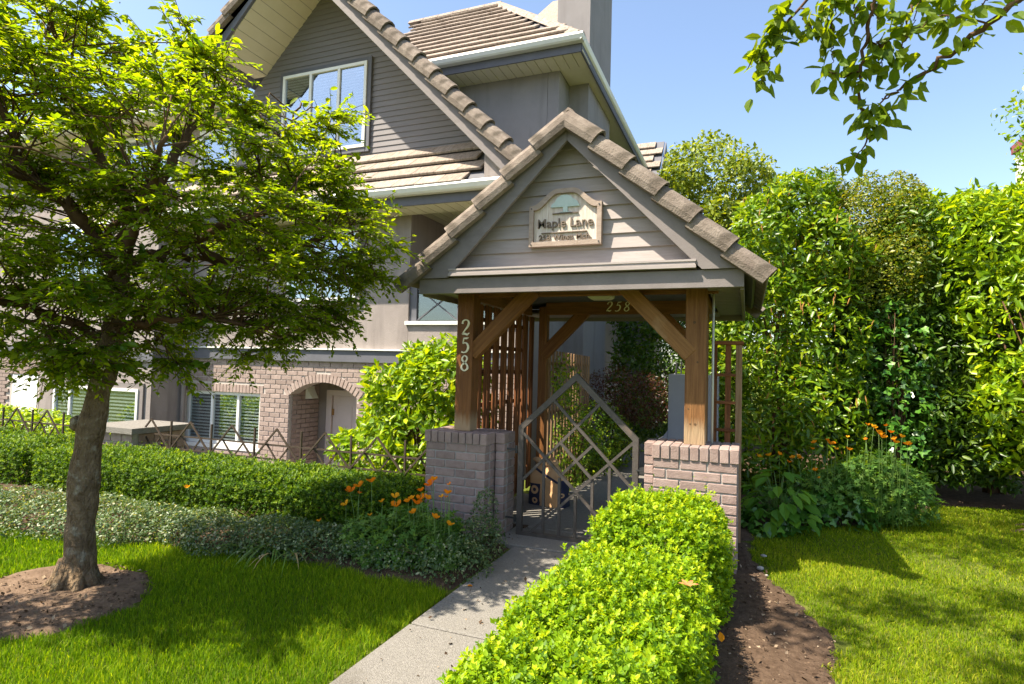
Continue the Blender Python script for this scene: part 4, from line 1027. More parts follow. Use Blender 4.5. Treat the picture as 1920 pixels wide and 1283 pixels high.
for r in range(5):
    z = .05 + r * .106
    for i in range(4):
        x0 = -7.14 + (.18 * i) - (.09 if r % 2 else 0); a, b = max(x0, -7.14), min(x0 + .18, -6.41)
        if b - a > .05: piece('block', cbox(round(b - a - .01, 3), .06, .094, .004, M['brick']), bp, Matrix.Translation(((a + b) / 2, 4.69, z)))
    for i in range(4):
        y0 = 4.725 + (.19 * i) - (.09 if r % 2 else 0); a, b = max(y0, 4.725), min(y0 + .19, 5.33)
        if b - a > .05: piece('block', cbox(.06, round(b - a - .01, 3), .094, .004, M['brick']), bp, Matrix.Translation((-6.43, (a + b) / 2, z)))

# ================================================================== street tree
st = thing('street_tree', 'small leafy street tree with knobbly pale trunk in the left lawn', 'tree', (-3.7, 2.4, 0))
trunk = [(-3.76, 2.40, -.06), (-3.735, 2.405, .04), (-3.72, 2.41, .16), (-3.725, 2.41, .38), (-3.72, 2.41, .64), (-3.70, 2.41, .85), (-3.68, 2.41, .97), (-3.665, 2.42, 1.06), (-3.64, 2.42, 1.20), (-3.61, 2.43, 1.32), (-3.56, 2.43, 1.6), (-3.51, 2.42, 1.82), (-3.475, 2.41, 2.02)]
tr_r = [.14, .108, .092, .083, .088, .076, .084, .074, .072, .082, .06, .054, .052]
def rough_tube(pts, rs, k=26, sub=8, amp=.12):
    c = catmull(pts, sub); r = np.interp(np.linspace(0, 1, len(c)), np.linspace(0, 1, len(rs)), rs)
    mb = MB(); mb.tube([tuple(p) for p in c], list(r), k)
    V = np.array([tuple(v) for v in mb.v]); ctr = np.repeat(c, k, 0)[:len(V)]
    d = V - ctr; V = ctr + d * (1 + amp * .9 * lump(V, 7, 2.0) + amp * lump(V, 15, 1.0) + amp * .6 * lump(V, 36, 3.0))[:, None]
    mb.v = [tuple(v) for v in V]; return mb
tb = rough_tube(trunk, [q * .92 for q in tr_r])
for q, r0 in (((-3.735, 2.36, 1.0), .052), ((-3.57, 2.37, 1.31), .058), ((-3.765, 2.38, .62), .034)):   # knobs of old pruning cuts
    for a in range(1):
        s = MB(); s.tube([(q[0] + .03, q[1] + .05, q[2] - .05), (q[0], q[1], q[2]), (q[0] - .012, q[1] - .015, q[2] + .03)], [r0 * .9, r0, r0 * .35], 10); tb.add(s.v, s.f)
for a in (0.3, 1.4, 2.6, 3.7, 4.9, 5.8):                                                              # root flare
    s = MB(); dx, dy = math.cos(a), math.sin(a)
    s.tube([(-3.74 + dx * .05, 2.405 + dy * .045, .16), (-3.745 + dx * .10, 2.405 + dy * .10, .045), (-3.75 + dx * .19, 2.405 + dy * .17, -.012)], [.05, .04, .016], 8); tb.add(s.v, s.f)
tb.build('trunk', M['bark'], st, smooth=True)
TT, TU, TW_ = np.array([-3.6, 2.42, 0]), np.array([.558, .830, 0]), np.array([-.830, .558, 0])   # the tree's own across and deep axes
def tp(u, w, z): return tuple(TT + TU * u + TW_ * w + np.array([0, 0, z]))
limbs = [([(.03, 0, 1.98), (.10, .05, 2.22), (.23, .1, 2.52), (.37, .15, 2.86), (.58, .2, 3.25)], [.052, .045, .036, .026, .010]),
         ([(.02, 0, 1.95), (-.17, -.05, 2.22), (-.39, -.1, 2.36), (-.8, -.2, 2.55), (-1.25, -.2, 2.75)], [.046, .04, .032, .022, .010]),
         ([(.03, .01, 1.92), (.25, 0, 2.06), (.52, 0, 2.22), (.8, .05, 2.44), (1.27, .1, 2.76), (1.5, .1, 3.0)], [.05, .042, .037, .03, .018, .008]),
         ([(.42, 0, 2.15), (.6, -.05, 2.05), (.78, -.05, 2.11), (1.1, 0, 2.23), (1.65, .05, 2.39)], [.032, .029, .025, .018, .008]),
         ([(.0, -.02, 1.85), (.08, -.3, 2.05), (.15, -.6, 2.3), (.2, -.95, 2.5)], [.038, .032, .024, .010]),
         ([(.02, .03, 1.9), (-.05, .35, 2.15), (.05, .7, 2.4), (.1, 1.0, 2.6)], [.038, .032, .024, .010]),
         ([(.10, .05, 2.22), (-.08, .1, 2.6), (-.25, .1, 2.95), (-.35, .1, 3.3), (-.4, .1, 3.6)], [.036, .03, .024, .016, .008]),
         ([(-.02, 0, 1.5), (-.25, -.05, 1.62), (-.55, -.1, 1.68), (-.95, -.1, 1.7)], [.03, .025, .018, .008]),
         ([(.0, 0, 1.55), (.2, -.15, 1.62), (.5, -.25, 1.64), (.85, -.3, 1.6)], [.027, .022, .015, .007]),
         ([(-.39, -.1, 2.36), (-.5, -.1, 2.65), (-.65, -.1, 3.0), (-.7, -.1, 3.4)], [.028, .022, .016, .007]),
         ([(.8, .05, 2.44), (.85, .1, 2.75), (1.0, .1, 3.05), (1.1, .1, 3.3)], [.022, .017, .012, .006]),
         ([(.25, 0, 2.06), (.5, .35, 2.1), (.85, .6, 2.15), (1.2, .7, 2.15)], [.026, .02, .014, .006]),
         ([(.3, 0, 2.07), (.55, -.4, 2.2), (.9, -.6, 2.35)], [.024, .018, .007])]
crown_poly = [(-1.2, 3.25), (-.78, 3.35), (-.23, 3.55), (-.18, 3.37), (-.07, 3.33), (.19, 3.45), (.31, 3.6), (.42, 3.5), (.48, 3.35), (.78, 3.3), (.85, 3.12), (1.05, 3.02), (1.3, 3.22), (1.32, 3.14), (1.15, 2.95), (1.28, 2.8), (1.52, 2.66), (1.6, 2.52), (1.7, 2.34), (1.64, 2.04), (1.48, 1.78), (1.2, 1.64), (.95, 1.42), (.88, 1.32), (.71, 1.45), (.41, 1.5), (.36, 1.34), (.11, 1.43), (.01, 1.34), (-.22, 1.31), (-.35, 1.38), (-.85, 1.5), (-1.15, 1.9)]
R2 = np.random.default_rng(21)
lb_ = MB(); limb_pts = []
for pts, rs in limbs:
    c = catmull([tp(*q) for q in pts], 5); r = np.interp(np.linspace(0, 1, len(c)), np.linspace(0, 1, len(rs)), rs)
    c[1:-1] += R2.normal(size=c[1:-1].shape) * .012
    lb_.tube([tuple(p) for p in c], list(r), 9); limb_pts += list(c[3:])
limb_xyz = np.array(limb_pts)
# spray centres spread through the crown: outline across, deepest in the middle, in loose tiers with gaps between
cen = []
while len(cen) < 590:
    x, z = R2.uniform(-1.7, 1.85), R2.uniform(1.25, 3.65)
    if not inside(np.array([x]), np.array([z]), crown_poly)[0]: continue
    e = min(math.hypot((x - a), (z - b)) for a, b in crown_poly)
    dep = min(.9, .15 + .95 * min(e / .8, 1.0) ** .8); w = R2.uniform(-1, 1) * dep
    p = np.array(tp(x, w, z))
    if lump(p[None], 3.4, 4.0)[0] < -.5: continue
    tier = math.sin(z * 12.5 + 1.6 * math.sin(p[0] * 1.7) + 1.3 * p[1])
    if tier < R2.uniform(-1.2, .1): continue
    cen.append((*p, e))
cen = np.array(cen)
tw = MB()
P_, D_, N_l, big, clump_id = [], [], [], [], []
for ci, (x, y, z, e) in enumerate(cen):
    end = np.array([x, y, z])
    d = ((limb_xyz - end) ** 2).sum(1); a = limb_xyz[np.argsort(d + np.where(limb_xyz[:, 2] > z + .1, .3, 0))[int(R2.integers(0, 7))]]
    mid = (a + end) / 2 + np.array([0, 0, .06]) + R2.normal(size=3) * .06
    out_d = end - a; out_d[2] *= .4; out_d /= np.linalg.norm(out_d) + 1e-6
    tw.tube([tuple(a), tuple(mid), tuple(end)], [.0062, .0048, .003], 5, cap=False)
    for _ in range(int(R2.integers(6, 10))):                               # leafy side twigs, leaves set along both sides
        v = out_d * R2.uniform(.1, 1) + R2.normal(size=3) * (.75, .75, .22); v /= np.linalg.norm(v); ln = R2.uniform(.13, .30)
        kk = int(ln / .0115); t = (np.arange(kk) + R2.uniform(0, 1, kk)) / kk * ln
        c = end + v[None] * t[:, None]; c[:, 2] += .12 * t - 1.5 * t * t + R2.normal(0, .006, kk)
        tw.tube([tuple(c[0]), tuple(c[kk // 2]), tuple(c[-1])], [.0028, .002, .001], 4, cap=False)
        sd = np.cross(v, (0, 0, 1)); sd /= np.linalg.norm(sd) + 1e-6; s = np.where(np.arange(kk) % 2, 1, -1)[:, None] * R2.uniform(.4, 1.1, (kk, 1))
        D_.append(unit(v[None] * .7 + sd[None] * s + R2.normal(size=(kk, 3)) * .25 - np.array([0, 0, .28]))); P_.append(c); clump_id.append(np.full(kk, ci))
        N_l.append(unit(np.array([[0, 0, 1.]]) + R2.normal(size=(kk, 3)) * .38 + v[None] * .25))
    if e < .17 or R2.uniform() < .12:
        kk = int(R2.integers(5, 11)); tt = np.linspace(.1, 1, kk); v = out_d + np.array([0, 0, .35]); big.append((end[None] + v[None] * (tt * .2)[:, None], np.repeat(unit((v + R2.normal(size=3) * .2)[None]), kk, 0)))
        tw.tube([tuple(end), tuple(end + v * .21)], [.003, .0015], 4, cap=False)
P_ = np.concatenate(P_); D_ = np.concatenate(D_); N_l = np.concatenate(N_l); clump_id = np.concatenate(clump_id)
tbr = lb_.build('branches', M['bark_dark'], st, smooth=True)
tag(tw.build('twigs', M['twig'], st, smooth=True), kind='stuff')
lm_tree = leafmat('street_tree_leaf', [(0.075, 0.145, 0.006), (0.12, 0.205, 0.007), (0.17, 0.26, 0.010), (0.26, 0.33, 0.014)], True, .66, .5, .2, tcol=(2.1, 1.75, .35))
keep = P_[:, 2] > 1.15; P_, D_, N_l = P_[keep], D_[keep], N_l[keep]; nl_ = len(P_)
V, F, k = leaves(P_, D_, N_l, R2.uniform(.030, .058, nl_), R2.uniform(.016, .029, nl_), False)
crown = bigmesh('crown', V, F, lm_tree, st, attr=np.repeat(np.clip(R2.normal(.5, .27, nl_), 0, 1), k))
Pb = np.concatenate([a for a, b in big]); Ob = np.concatenate([b for a, b in big])
nb_l = len(Pb); NL = unit(R2.normal(size=(nb_l, 3)) * .55 + np.array([0, 0, .8])); D = R2.normal(size=(nb_l, 3)) * (1, 1, .3) + Ob * .5; D[:, 2] -= .5; D = unit(D - NL * (D * NL).sum(1, keepdims=True) * .8)
order = np.argsort(np.linalg.norm(Pb - CAM, axis=1)); near, rest = order[:290], order[290:]
leaf_objects(leaf_unit_mesh(leafmat('street_tree_shoot_leaf', [(0.05, 0.12, 0.010), (0.09, 0.18, 0.012), (0.15, 0.24, 0.018)], False, .45, .4, .4, tcol=(2.2, 1.8, .35))), st, Pb[near], D[near], NL[near], R2.uniform(.05, .085, 290), R2.uniform(.03, .045, 290))
V, F, k = leaves(Pb[rest], D[rest], NL[rest], R2.uniform(.05, .085, len(rest)), R2.uniform(.028, .042, len(rest)), True)
tag(bigmesh('shoot_leaves', V, F, lm_tree, st, attr=np.repeat(R2.uniform(.4, 1, len(rest)), k)), kind='stuff')
# pale hanging buds
nbud = 9000; bi = R2.integers(0, len(P_), nbud); BP = P_[bi] + R2.normal(size=(nbud, 3)) * .012 - np.array([0, 0, .025])
bm_ = mat('pale_buds', (0.42, 0.36, 0.20), (0.60, 0.54, 0.36), scale=30, rough=.8)
o8 = np.array([(1, 0, 0), (-.5, .87, 0), (-.5, -.87, 0), (0, 0, 1.4), (0, 0, -1.4)]) * .0052
V = (BP[:, None, :] + o8[None] * R2.uniform(.7, 1.3, (nbud, 1, 1))).reshape(-1, 3)
tf = np.array([(0, 1, 3), (1, 2, 3), (2, 0, 3), (1, 0, 4), (2, 1, 4), (0, 2, 4)])
tag(bigmesh('buds', V, [(tf[None] + (np.arange(nbud) * 5)[:, None, None]).reshape(-1, 3)], bm_, st), kind='stuff')

# its neighbour in the row, beyond the left edge, whose crown shades the lawn
st2 = thing('street_tree', 'next street tree in the row, beyond the left edge, shading the front lawn', 'tree', (-5.05, -.65, 0))
thin = (clump_id[keep] % 5) < 2
V, F, k = leaves(P_[thin], D_[thin], N_l[thin], R2.uniform(.034, .06, thin.sum()), R2.uniform(.018, .03, thin.sum()), False)
crown2 = bigmesh('crown', V, F, lm_tree, st, attr=np.repeat(R2.uniform(0, 1, thin.sum()), k))
for c in [o for o in st.children if o.name.split('.')[0] in ('trunk', 'branches')] + [crown2]:
    d = c.copy(); COL.objects.link(d); d.parent = st2; d.matrix_parent_inverse = Matrix.Identity(4)
    d.matrix_basis = Matrix.Rotation(.6, 4, 'Z') @ Matrix.Scale(1.0, 4) @ Matrix.Translation((3.7, -2.4, 0))
bpy.data.objects.remove(crown2)

# ================================================================== clipped hedges
def hedge(name, label, boxes, n, L, W, cols, stems_at, group=None, amp=.03, inner=.05, f=6, ph=0., trans=.4, tall=None, full=False):
    P, O = [], []
    area = [((b[1] - b[0]) * (b[5] - b[4]) + (b[3] - b[2]) * (b[5] - b[4]) * 2 + (b[1] - b[0]) * (b[3] - b[2])) for b in boxes]
    for b, a in zip(boxes, area):
        p, o = box_points(b, int(n * a / sum(area)), inner, amp, f, 'fblrt', ph); P.append(p); O.append(o)
    P = np.concatenate(P); O = np.concatenate(O)
    if tall is not None:                                  # stray shoots
        k = tall; q = rng.choice(np.where(O[:, 2] > .6)[0], k); P = np.concatenate([P, P[q] + np.stack([rng.normal(0, .01, k), rng.normal(0, .01, k), rng.exponential(.022, k)], 1)]); O = np.concatenate([O, O[q]])
    keep = P[:, 2] > .01; P, O = P[keep], O[keep]
    st_ = []
    for b in boxes:
        for i in range(stems_at):
            x, y = rng.uniform(b[0] + .08, b[1] - .08), (b[2] + b[3]) / 2 + rng.uniform(-.1, .1)
            st_.append(([(x, y, -.02), (x + rng.uniform(-.05, .05), y + rng.uniform(-.05, .05), b[5] * .5), (x + rng.uniform(-.1, .1), y + rng.uniform(-.1, .1), b[5] - .08)], [.012, .008, .003]))
    b = boxes[0]
    t = leafy(name, label, 'hedge', ((b[0] + b[1]) / 2, (b[2] + b[3]) / 2, 0), P, O, L, W, cols, full, 0, st_, group, trans, .5, 0.0, .35, .5, .85, spec=.25, rnd=rng.beta(1.4, 2.2, len(P)))
    # leafy shoot tips standing out of the clipped face, each a little rosette
    ns = int(n * .11); q = rng.choice(len(P), ns); B = P[q] + O[q] * rng.exponential(.009, ns)[:, None]; A = unit(O[q] * .8 + np.array([0, 0, .75]) + rng.normal(size=(ns, 3)) * .35)
    e1 = unit(np.cross(A, rng.normal(size=(ns, 3)))); e2 = np.cross(A, e1); PP, DD, NN, RR = [], [], [], []
    tone = np.clip(rng.normal(.55, .3, ns), 0, 1)
    for j in range(7):
        a_ = j * 2.4 + rng.uniform(-.3, .3, ns); r_ = e1 * np.cos(a_)[:, None] + e2 * np.sin(a_)[:, None]; lift = .35 + .13 * j
        D = unit(r_ + A * lift); PP.append(B + A * (.0035 * j)); DD.append(D); NN.append(unit(A - r_ * .6)); RR.append(np.clip(tone + rng.normal(0, .08, ns), 0, 1))
    PP, DD, NN, RR = map(np.concatenate, (PP, DD, NN, RR)); k = PP[:, 2] > .02; PP, DD, NN, RR = PP[k], DD[k], NN[k], RR[k]
    sz = rng.uniform(.6, 1.15, len(PP)); V, F, kk = leaves(PP, DD, NN, L * sz, W * sz, False)
    tag(bigmesh('shoot_tips', V, F, leafmat(name + '_tip', cols, True, trans, .5, .25), t, attr=np.repeat(RR, kk)), kind='stuff')
    return t
G_BOX = [(0.026, 0.066, 0.005), (0.05, 0.115, 0.006), (0.095, 0.185, 0.008), (0.19, 0.28, 0.014)]
G_BRIGHT = [(0.055, 0.13, 0.004), (0.145, 0.27, 0.005), (0.25, 0.385, 0.007), (0.39, 0.49, 0.015)]
hedge('box_hedge', 'long dark green clipped box hedge in front of the iron fence', [(-6.9, -2.52, 3.90, 4.66, 0, .39)], 95000, .025, .0145, G_BOX, 26, tall=3500, amp=.04)
hedge('box_hedge', 'dark clipped hedge left of the tree trunk at the photo edge', [(-11.5, -6.95, 3.85, 4.66, 0, .42)], 50000, .027, .016, G_BOX, 16, tall=900, amp=.035, ph=2.)
hedge('clipped_hedge', 'bright yellow-green clipped hedge along the right edge of the walkway', [(-0.90, -0.22, .9, 2.25, 0, .43), (-0.89, -0.18, 2.15, 3.33, 0, .445), (-0.83, -0.12, 3.34, 4.27, 0, .57)], 84000, .0245, .016, G_BRIGHT, 14, tall=3000, amp=.06, ph=5., inner=.06, f=6)

# ================================================================== broad-leaved shrubs
G_LAUREL = [(0.07, 0.15, 0.004), (0.14, 0.255, 0.006), (0.25, 0.385, 0.008), (0.41, 0.50, 0.015)]
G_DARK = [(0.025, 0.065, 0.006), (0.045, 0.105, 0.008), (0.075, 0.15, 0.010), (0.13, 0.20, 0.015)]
G_MID = [(0.045, 0.11, 0.005), (0.095, 0.19, 0.007), (0.165, 0.28, 0.009), (0.30, 0.38, 0.015)]
def fan(c, n, spread, h, r=.018): 
    return [([(c[0] + rng.uniform(-.1, .1), c[1] + rng.uniform(-.1, .1), c[2] - .03), (c[0] + rng.uniform(-1, 1) * spread * .4, c[1] + rng.uniform(-1, 1) * spread * .4, c[2] + h * .5), (c[0] + rng.uniform(-1, 1) * spread, c[1] + rng.uniform(-1, 1) * spread, c[2] + h)], [r, r * .7, r * .25]) for _ in range(n)]
P, O = blob_points(bumpy([((-3.05, 5.35, .62), (.60, .48, .62)), ((-2.85, 5.35, 1.20), (.42, .40, .48)), ((-3.35, 5.35, .95), (.40, .38, .42)), ((-3.55, 5.25, .45), (.42, .36, .42)), ((-2.62, 5.3, .85), (.34, .36, .80))], 5, .2), 16000, .14, 4, .3)
k = P[:, 2] > .02
leafy('laurel_shrub', 'bright yellow-green laurel shrub behind the left brick pier', 'shrub', (-3.05, 5.35, 0), P[k], O[k], .095, .038, G_LAUREL, True, 290, fan((-3.05, 5.35, 0), 12, .5, 1.3))
P, O = blob_points([((-8.9, 5.15, .30), (.75, .35, .34)), ((-9.9, 5.2, .32), (.7, .4, .34)), ((-8.2, 5.1, .22), (.45, .3, .28))], 7000, .14, 4, .35)
k = P[:, 2] > .02
leafy('privet_shrub', 'yellow-tipped loose shrub by the far left fence under the windows', 'shrub', (-9, 5.15, 0), P[k], O[k], .07, .03, G_LAUREL, True, 0, fan((-9, 5.15, 0), 9, .6, .5))
# right-hand screen of shrubs
P, O = blob_points(bumpy([((.15, 7.7, .9), (.62, .6, .95)), ((.75, 7.65, .85), (.55, .55, .9)), ((.2, 7.75, 1.9), (.6, .6, .8)), ((.78, 7.7, 1.85), (.55, .55, .75)), ((.30, 7.8, 2.75), (.52, .55, .62)), ((.80, 7.85, 2.70), (.46, .5, .62)), ((.50, 7.85, 3.2), (.30, .4, .45)), ((.12, 7.9, 3.0), (.26, .35, .42)), ((.72, 7.9, 3.35), (.2, .25, .35)), ((-.25, 7.9, 2.0), (.4, .45, .9)), ((-.3, 7.9, .9), (.4, .45, .9))], 5, .26), 42000, .2, 4, .28, 1.)
k = P[:, 2] > .05; P, O = P[k], O[k]
_c = np.where((O[:, 1] < -.45) & (P[:, 2] > .5) & (P[:, 0] > -.1))[0]; spike_at = P[rng.choice(_c, 120)]
leafy('cherry_laurel', 'tall dark laurel with orange dead flower spikes right of the gatehouse', 'shrub', (.4, 7.7, 0), P, O, .095, .036, G_MID, True, 300, fan((.4, 7.75, 0), 10, .3, 2.5, .025), droop=-.15, rough=.35, jit=.6)
P2, O2 = blob_points([((1.25, 8.15, 2.95), (.62, .5, .75)), ((.92, 8.2, 3.40), (.30, .32, .62)), ((1.68, 8.2, 3.25), (.30, .34, .62)), ((1.2, 8.0, 2.35), (.7, .5, .45)), ((1.3, 8.2, 3.45), (.28, .3, .45)), ((1.05, 7.95, 2.7), (.5, .4, .5)), ((1.6, 7.95, 2.6), (.45, .4, .5))], 52000, .3, 5, .5)
leafy('privet_shrub', 'small-leaved olive privet rising above the middle of the right hedge', 'shrub', (1.2, 8.2, 0), P2, O2, .042, .021, [(0.055, 0.095, 0.006), (0.105, 0.16, 0.008), (0.185, 0.245, 0.012), (0.32, 0.28, 0.03)], False, 0, fan((1.2, 8.2, 0), 14, .3, 3.2, .018), trans=.4)
P, O = box_points((1.62, 3.9, 8.2, 9.6, .2, 3.55), 24000, .14, .26, 4.2, 'flt', 3., .6)
P3, O3 = blob_points([((1.8 + .3 * i, 8.5 + .3 * (i % 2), 3.45 + .12 * math.sin(i * 2.3)), (.22, .22, .26)) for i in range(8)], 4000, .2, 5, .4); P = np.concatenate([P, P3]); O = np.concatenate([O, O3])
leafy('laurel_hedge', 'tall yellow-green laurel hedge at the back right under the sky', 'hedge', (2.8, 8.9, 0), P, O, .10, .040, G_LAUREL, True, 300, fan((2.8, 8.9, 0), 12, .6, 2.8, .03), droop=-.15, rough=.36, jit=.6)
P, O = blob_points(bumpy([((2.72, 7.75, 1.85), (.52, .5, .95)), ((2.95, 7.7, 2.6), (.55, .5, .5)), ((3.1, 7.7, 1.3), (.7, .5, .8)), ((2.62, 7.65, 1.15), (.36, .4, .45)), ((2.35, 7.95, 2.6), (.45, .4, .6)), ((2.3, 8.0, 3.0), (.5, .4, .45))], 6, .24), 19000, .14, 3.5, .25)
leafy('laurel_shrub', 'glossy bright laurel bush bulging forward at the right photo edge', 'shrub', (2.9, 7.7, 0), P, O, .10, .038, G_LAUREL, True, 300, fan((2.9, 7.7, 0), 12, .5, 2.2, .025), droop=-.1, rough=.33, jit=.6)
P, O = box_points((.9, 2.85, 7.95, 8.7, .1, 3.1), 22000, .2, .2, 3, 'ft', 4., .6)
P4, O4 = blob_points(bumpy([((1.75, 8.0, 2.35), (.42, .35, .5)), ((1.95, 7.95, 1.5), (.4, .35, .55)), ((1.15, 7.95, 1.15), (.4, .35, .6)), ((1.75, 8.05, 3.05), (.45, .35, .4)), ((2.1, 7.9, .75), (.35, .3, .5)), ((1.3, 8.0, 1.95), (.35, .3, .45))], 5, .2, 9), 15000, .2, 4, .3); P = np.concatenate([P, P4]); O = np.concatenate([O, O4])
leafy('laurel_shrub', 'leafy green laurel behind the ivy in the hollow of the right hedge', 'shrub', (1.8, 8.3, 0), P, O, .085, .034, G_DARK, True, 0, fan((1.8, 8.4, 0), 10, .4, 2.4, .025), droop=.3)  # dark leaf palette paints the hollow's deep shade into this laurel
# ivy: lobed leaves
IVY = np.array([(0, 0, 0), (-.05, -.38, .05), (.28, -.52, .04), (.42, -.25, .02), (1, 0, -.08), (.42, .25, .02), (.28, .52, .04), (-.05, .38, .05), (.3, 0, 0)])
IVY_F = [np.array([(8, 0, 1), (8, 1, 2), (8, 2, 3), (8, 3, 4), (8, 4, 5), (8, 5, 6), (8, 6, 7), (8, 7, 0)])]
POP = np.array([(0, 0, 0), (.3, -.05, .02), (.22, -.38, .05), (.5, -.10, .02), (.6, -.42, .05), (.72, -.08, .0), (1, 0, -.1), (.72, .08, 0), (.6, .42, .05), (.5, .10, .02), (.22, .38, .05), (.3, .05, .02)])
POP_F = [np.array([(0, 2, 1), (1, 4, 3), (3, 5, 9), (5, 6, 7), (9, 7, 5), (9, 8, 11), (11, 10, 0), (1, 3, 11), (3, 9, 11), (0, 1, 11)])]
def shaped(name, m, parent, P, O, L, W, T, TF, up=.5, out=.6, jit=.5, droop=.1):
    n = len(P); NL = unit(O * out + np.array([0, 0, up]) + rng.normal(size=(n, 3)) * jit); D = rng.normal(size=(n, 3)); D[:, 2] -= droop; D = unit(D - NL * (D * NL).sum(1, keepdims=True))
    S = np.cross(NL, D); Ls = (L * rng.uniform(.6, 1.2, n))[:, None, None]; Ws = (W * rng.uniform(.6, 1.2, n))[:, None, None]
    V = P[:, None] + D[:, None] * T[None, :, :1] * Ls + S[:, None] * T[None, :, 1:2] * Ws + NL[:, None] * T[None, :, 2:3] * Ls
    F = [(tf[None] + (np.arange(n) * len(T))[:, None, None]).reshape(-1, tf.shape[1]) for tf in TF]
    return bigmesh(name, V.reshape(-1, 3), F, m, parent, attr=np.repeat(rng.uniform(0, 1, n), len(T)))
G_IVY = [(0.025, 0.09, 0.012), (0.045, 0.14, 0.016), (0.075, 0.20, 0.02), (0.13, 0.27, 0.03)]
iv = thing('ivy', 'glossy ivy climbing in the hollow of the right hedge', 'ivy', (1.55, 7.45, 0))
P, O = blob_points([((1.52, 7.72, 1.62), (.42, .25, .55)), ((1.45, 7.72, 2.05), (.25, .2, .3)), ((1.62, 7.7, 1.1), (.32, .25, .45)), ((1.6, 7.7, .5), (.25, .22, .5))], 1500, .2, 5, .3)
shaped('foliage', leafmat('ivy_leaf', G_IVY, True, .25, .3, .55), iv, P, O, .075, .075, IVY, IVY_F)
s = MB(); [s.tube(a, b, 5) for a, b in fan((1.55, 7.75, 0), 8, .25, 2.1, .012)]; s.build('stems', M['twig'], iv, smooth=True)
iv = thing('ivy', 'low mound of glossy ivy at the lawn edge right of the gatehouse', 'ivy', (.65, 6.3, 0))
P, O = blob_points([((.30, 6.05, .05), (.34, .30, .30)), ((.72, 6.42, .08), (.40, .32, .40)), ((1.1, 6.85, .05), (.36, .34, .38)), ((.15, 5.75, .03), (.2, .22, .2))], 2600, .25, 6, .25)
k = P[:, 2] > .02; P, O = P[k], O[k]
shaped('foliage', leafmat('ground_ivy_leaf', G_IVY, True, .25, .3, .55), iv, P, O, .068, .07, IVY, IVY_F)
s = MB(); [s.tube(a, b, 5) for a, b in fan((.65, 6.4, 0), 9, .4, .3, .006)]; s.build('stems', M['twig'], iv, smooth=True)
# broad-leaved plant: every leaf a piece
bl = thing('broad_leaf_plant', 'low plant with large soft green leaves beside the right brick pier', 'plant', (.28, 5.85, 0))
blm = leaf_unit_mesh(leafmat('broad_leaf', [(0.06, 0.16, 0.012), (0.10, 0.23, 0.018), (0.16, 0.30, 0.022)], False, .35, .5, .25))
nn = 60; a = rng.uniform(0, 2 * math.pi, nn); rr_ = np.sqrt(rng.uniform(0, 1, nn)); bp_ = np.stack([.26 + rr_ * .26 * np.cos(a), 5.80 + rr_ * .2 * np.sin(a), .56 - .34 * rr_ ** 2 - rng.uniform(0, .22, nn) * (rng.uniform(0, 1, nn) < .5)], 1)
od = np.stack([np.cos(a), np.sin(a) - .35, -.25 + rng.normal(0, .2, nn)], 1); nl = unit(np.stack([np.cos(a) * .35, np.sin(a) * .35 - .25, np.ones(nn)], 1) + rng.normal(size=(nn, 3)) * .18)
leaf_objects(blm, bl, bp_, unit(od - nl * (od * nl).sum(1, keepdims=True)), nl, rng.uniform(.10, .18, nn), rng.uniform(.07, .12, nn))
s = MB()
for q in bp_[:40]: s.tube([(.28 + (q[0] - .28) * .2, 5.83 + (q[1] - 5.83) * .2, -.01), ((.28 + q[0]) / 2, (5.83 + q[1]) / 2, q[2] * .7), tuple(q)], [.006, .005, .003], 5)
s.build('stems', M['stem'], bl, smooth=True)
# poppies
def poppy_mesh(kind):
    b = MB(); n = 5 if kind == 0 else 4
    open_ = (.75, .45, 1.1)[kind]
    for i in range(n):
        a = 2 * math.pi * i / n; w = 1.15
        ring = []
        for t, wd in ((0, .1), (.45, .75), (.85, 1.0), (1.08, .55)):
            r = math.sin(t * open_ * 1.25) * .9 if kind != 2 else t * .95; z = (1 - math.cos(t * open_ * 1.25)) * .75 + t * (.25 if kind != 2 else .08)
            for s_ in (-1, 0, 1):
                an = a + s_ * w * wd * (.55 + .35 * (1 - t)); ring.append((r * math.cos(an), r * math.sin(an), z + (.05 if s_ == 0 else -.02 * t) + .03 * math.sin(i * 2.1 + t * 5)))
        k0 = len(b.v); b.v += ring
        for j in range(3):
            for q in range(2): b.f.append((k0 + j * 3 + q, k0 + j * 3 + q + 1, k0 + (j + 1) * 3 + q + 1, k0 + (j + 1) * 3 + q))
    me = bpy.data.meshes.new('blossom'); me.from_pydata(b.v, [], b.f); me.update(); me.materials.append(M['petal']); return me
PM = [poppy_mesh(i) for i in range(3)]
def poppy(p, label, group, size):
    p = Vector(p); gx, gy = p.x + rng.uniform(-.06, .06), p.y + rng.uniform(.02, .1)
    t = thing('poppy', label, 'flower', (gx, gy, 0), group)
    MB().tube([(gx, gy, -.01), ((gx + p.x) / 2 + rng.uniform(-.015, .015), (gy + p.y) / 2, p.z * .6), (p.x, p.y, p.z)], [.0028, .0024, .002], 5).build('stem', M['stem'], t, smooth=True)
    tilt = Matrix.Rotation(rng.uniform(-.5, .5), 4, 'X') @ Matrix.Rotation(rng.uniform(-.5, .5), 4, 'Y') @ Matrix.Rotation(rng.uniform(0, 6), 4, 'Z')
    piece('blossom', PM[int(rng.integers(0, 3))], t, Matrix.Translation(p) @ tilt @ Matrix.Diagonal((size, size, size, 1)))
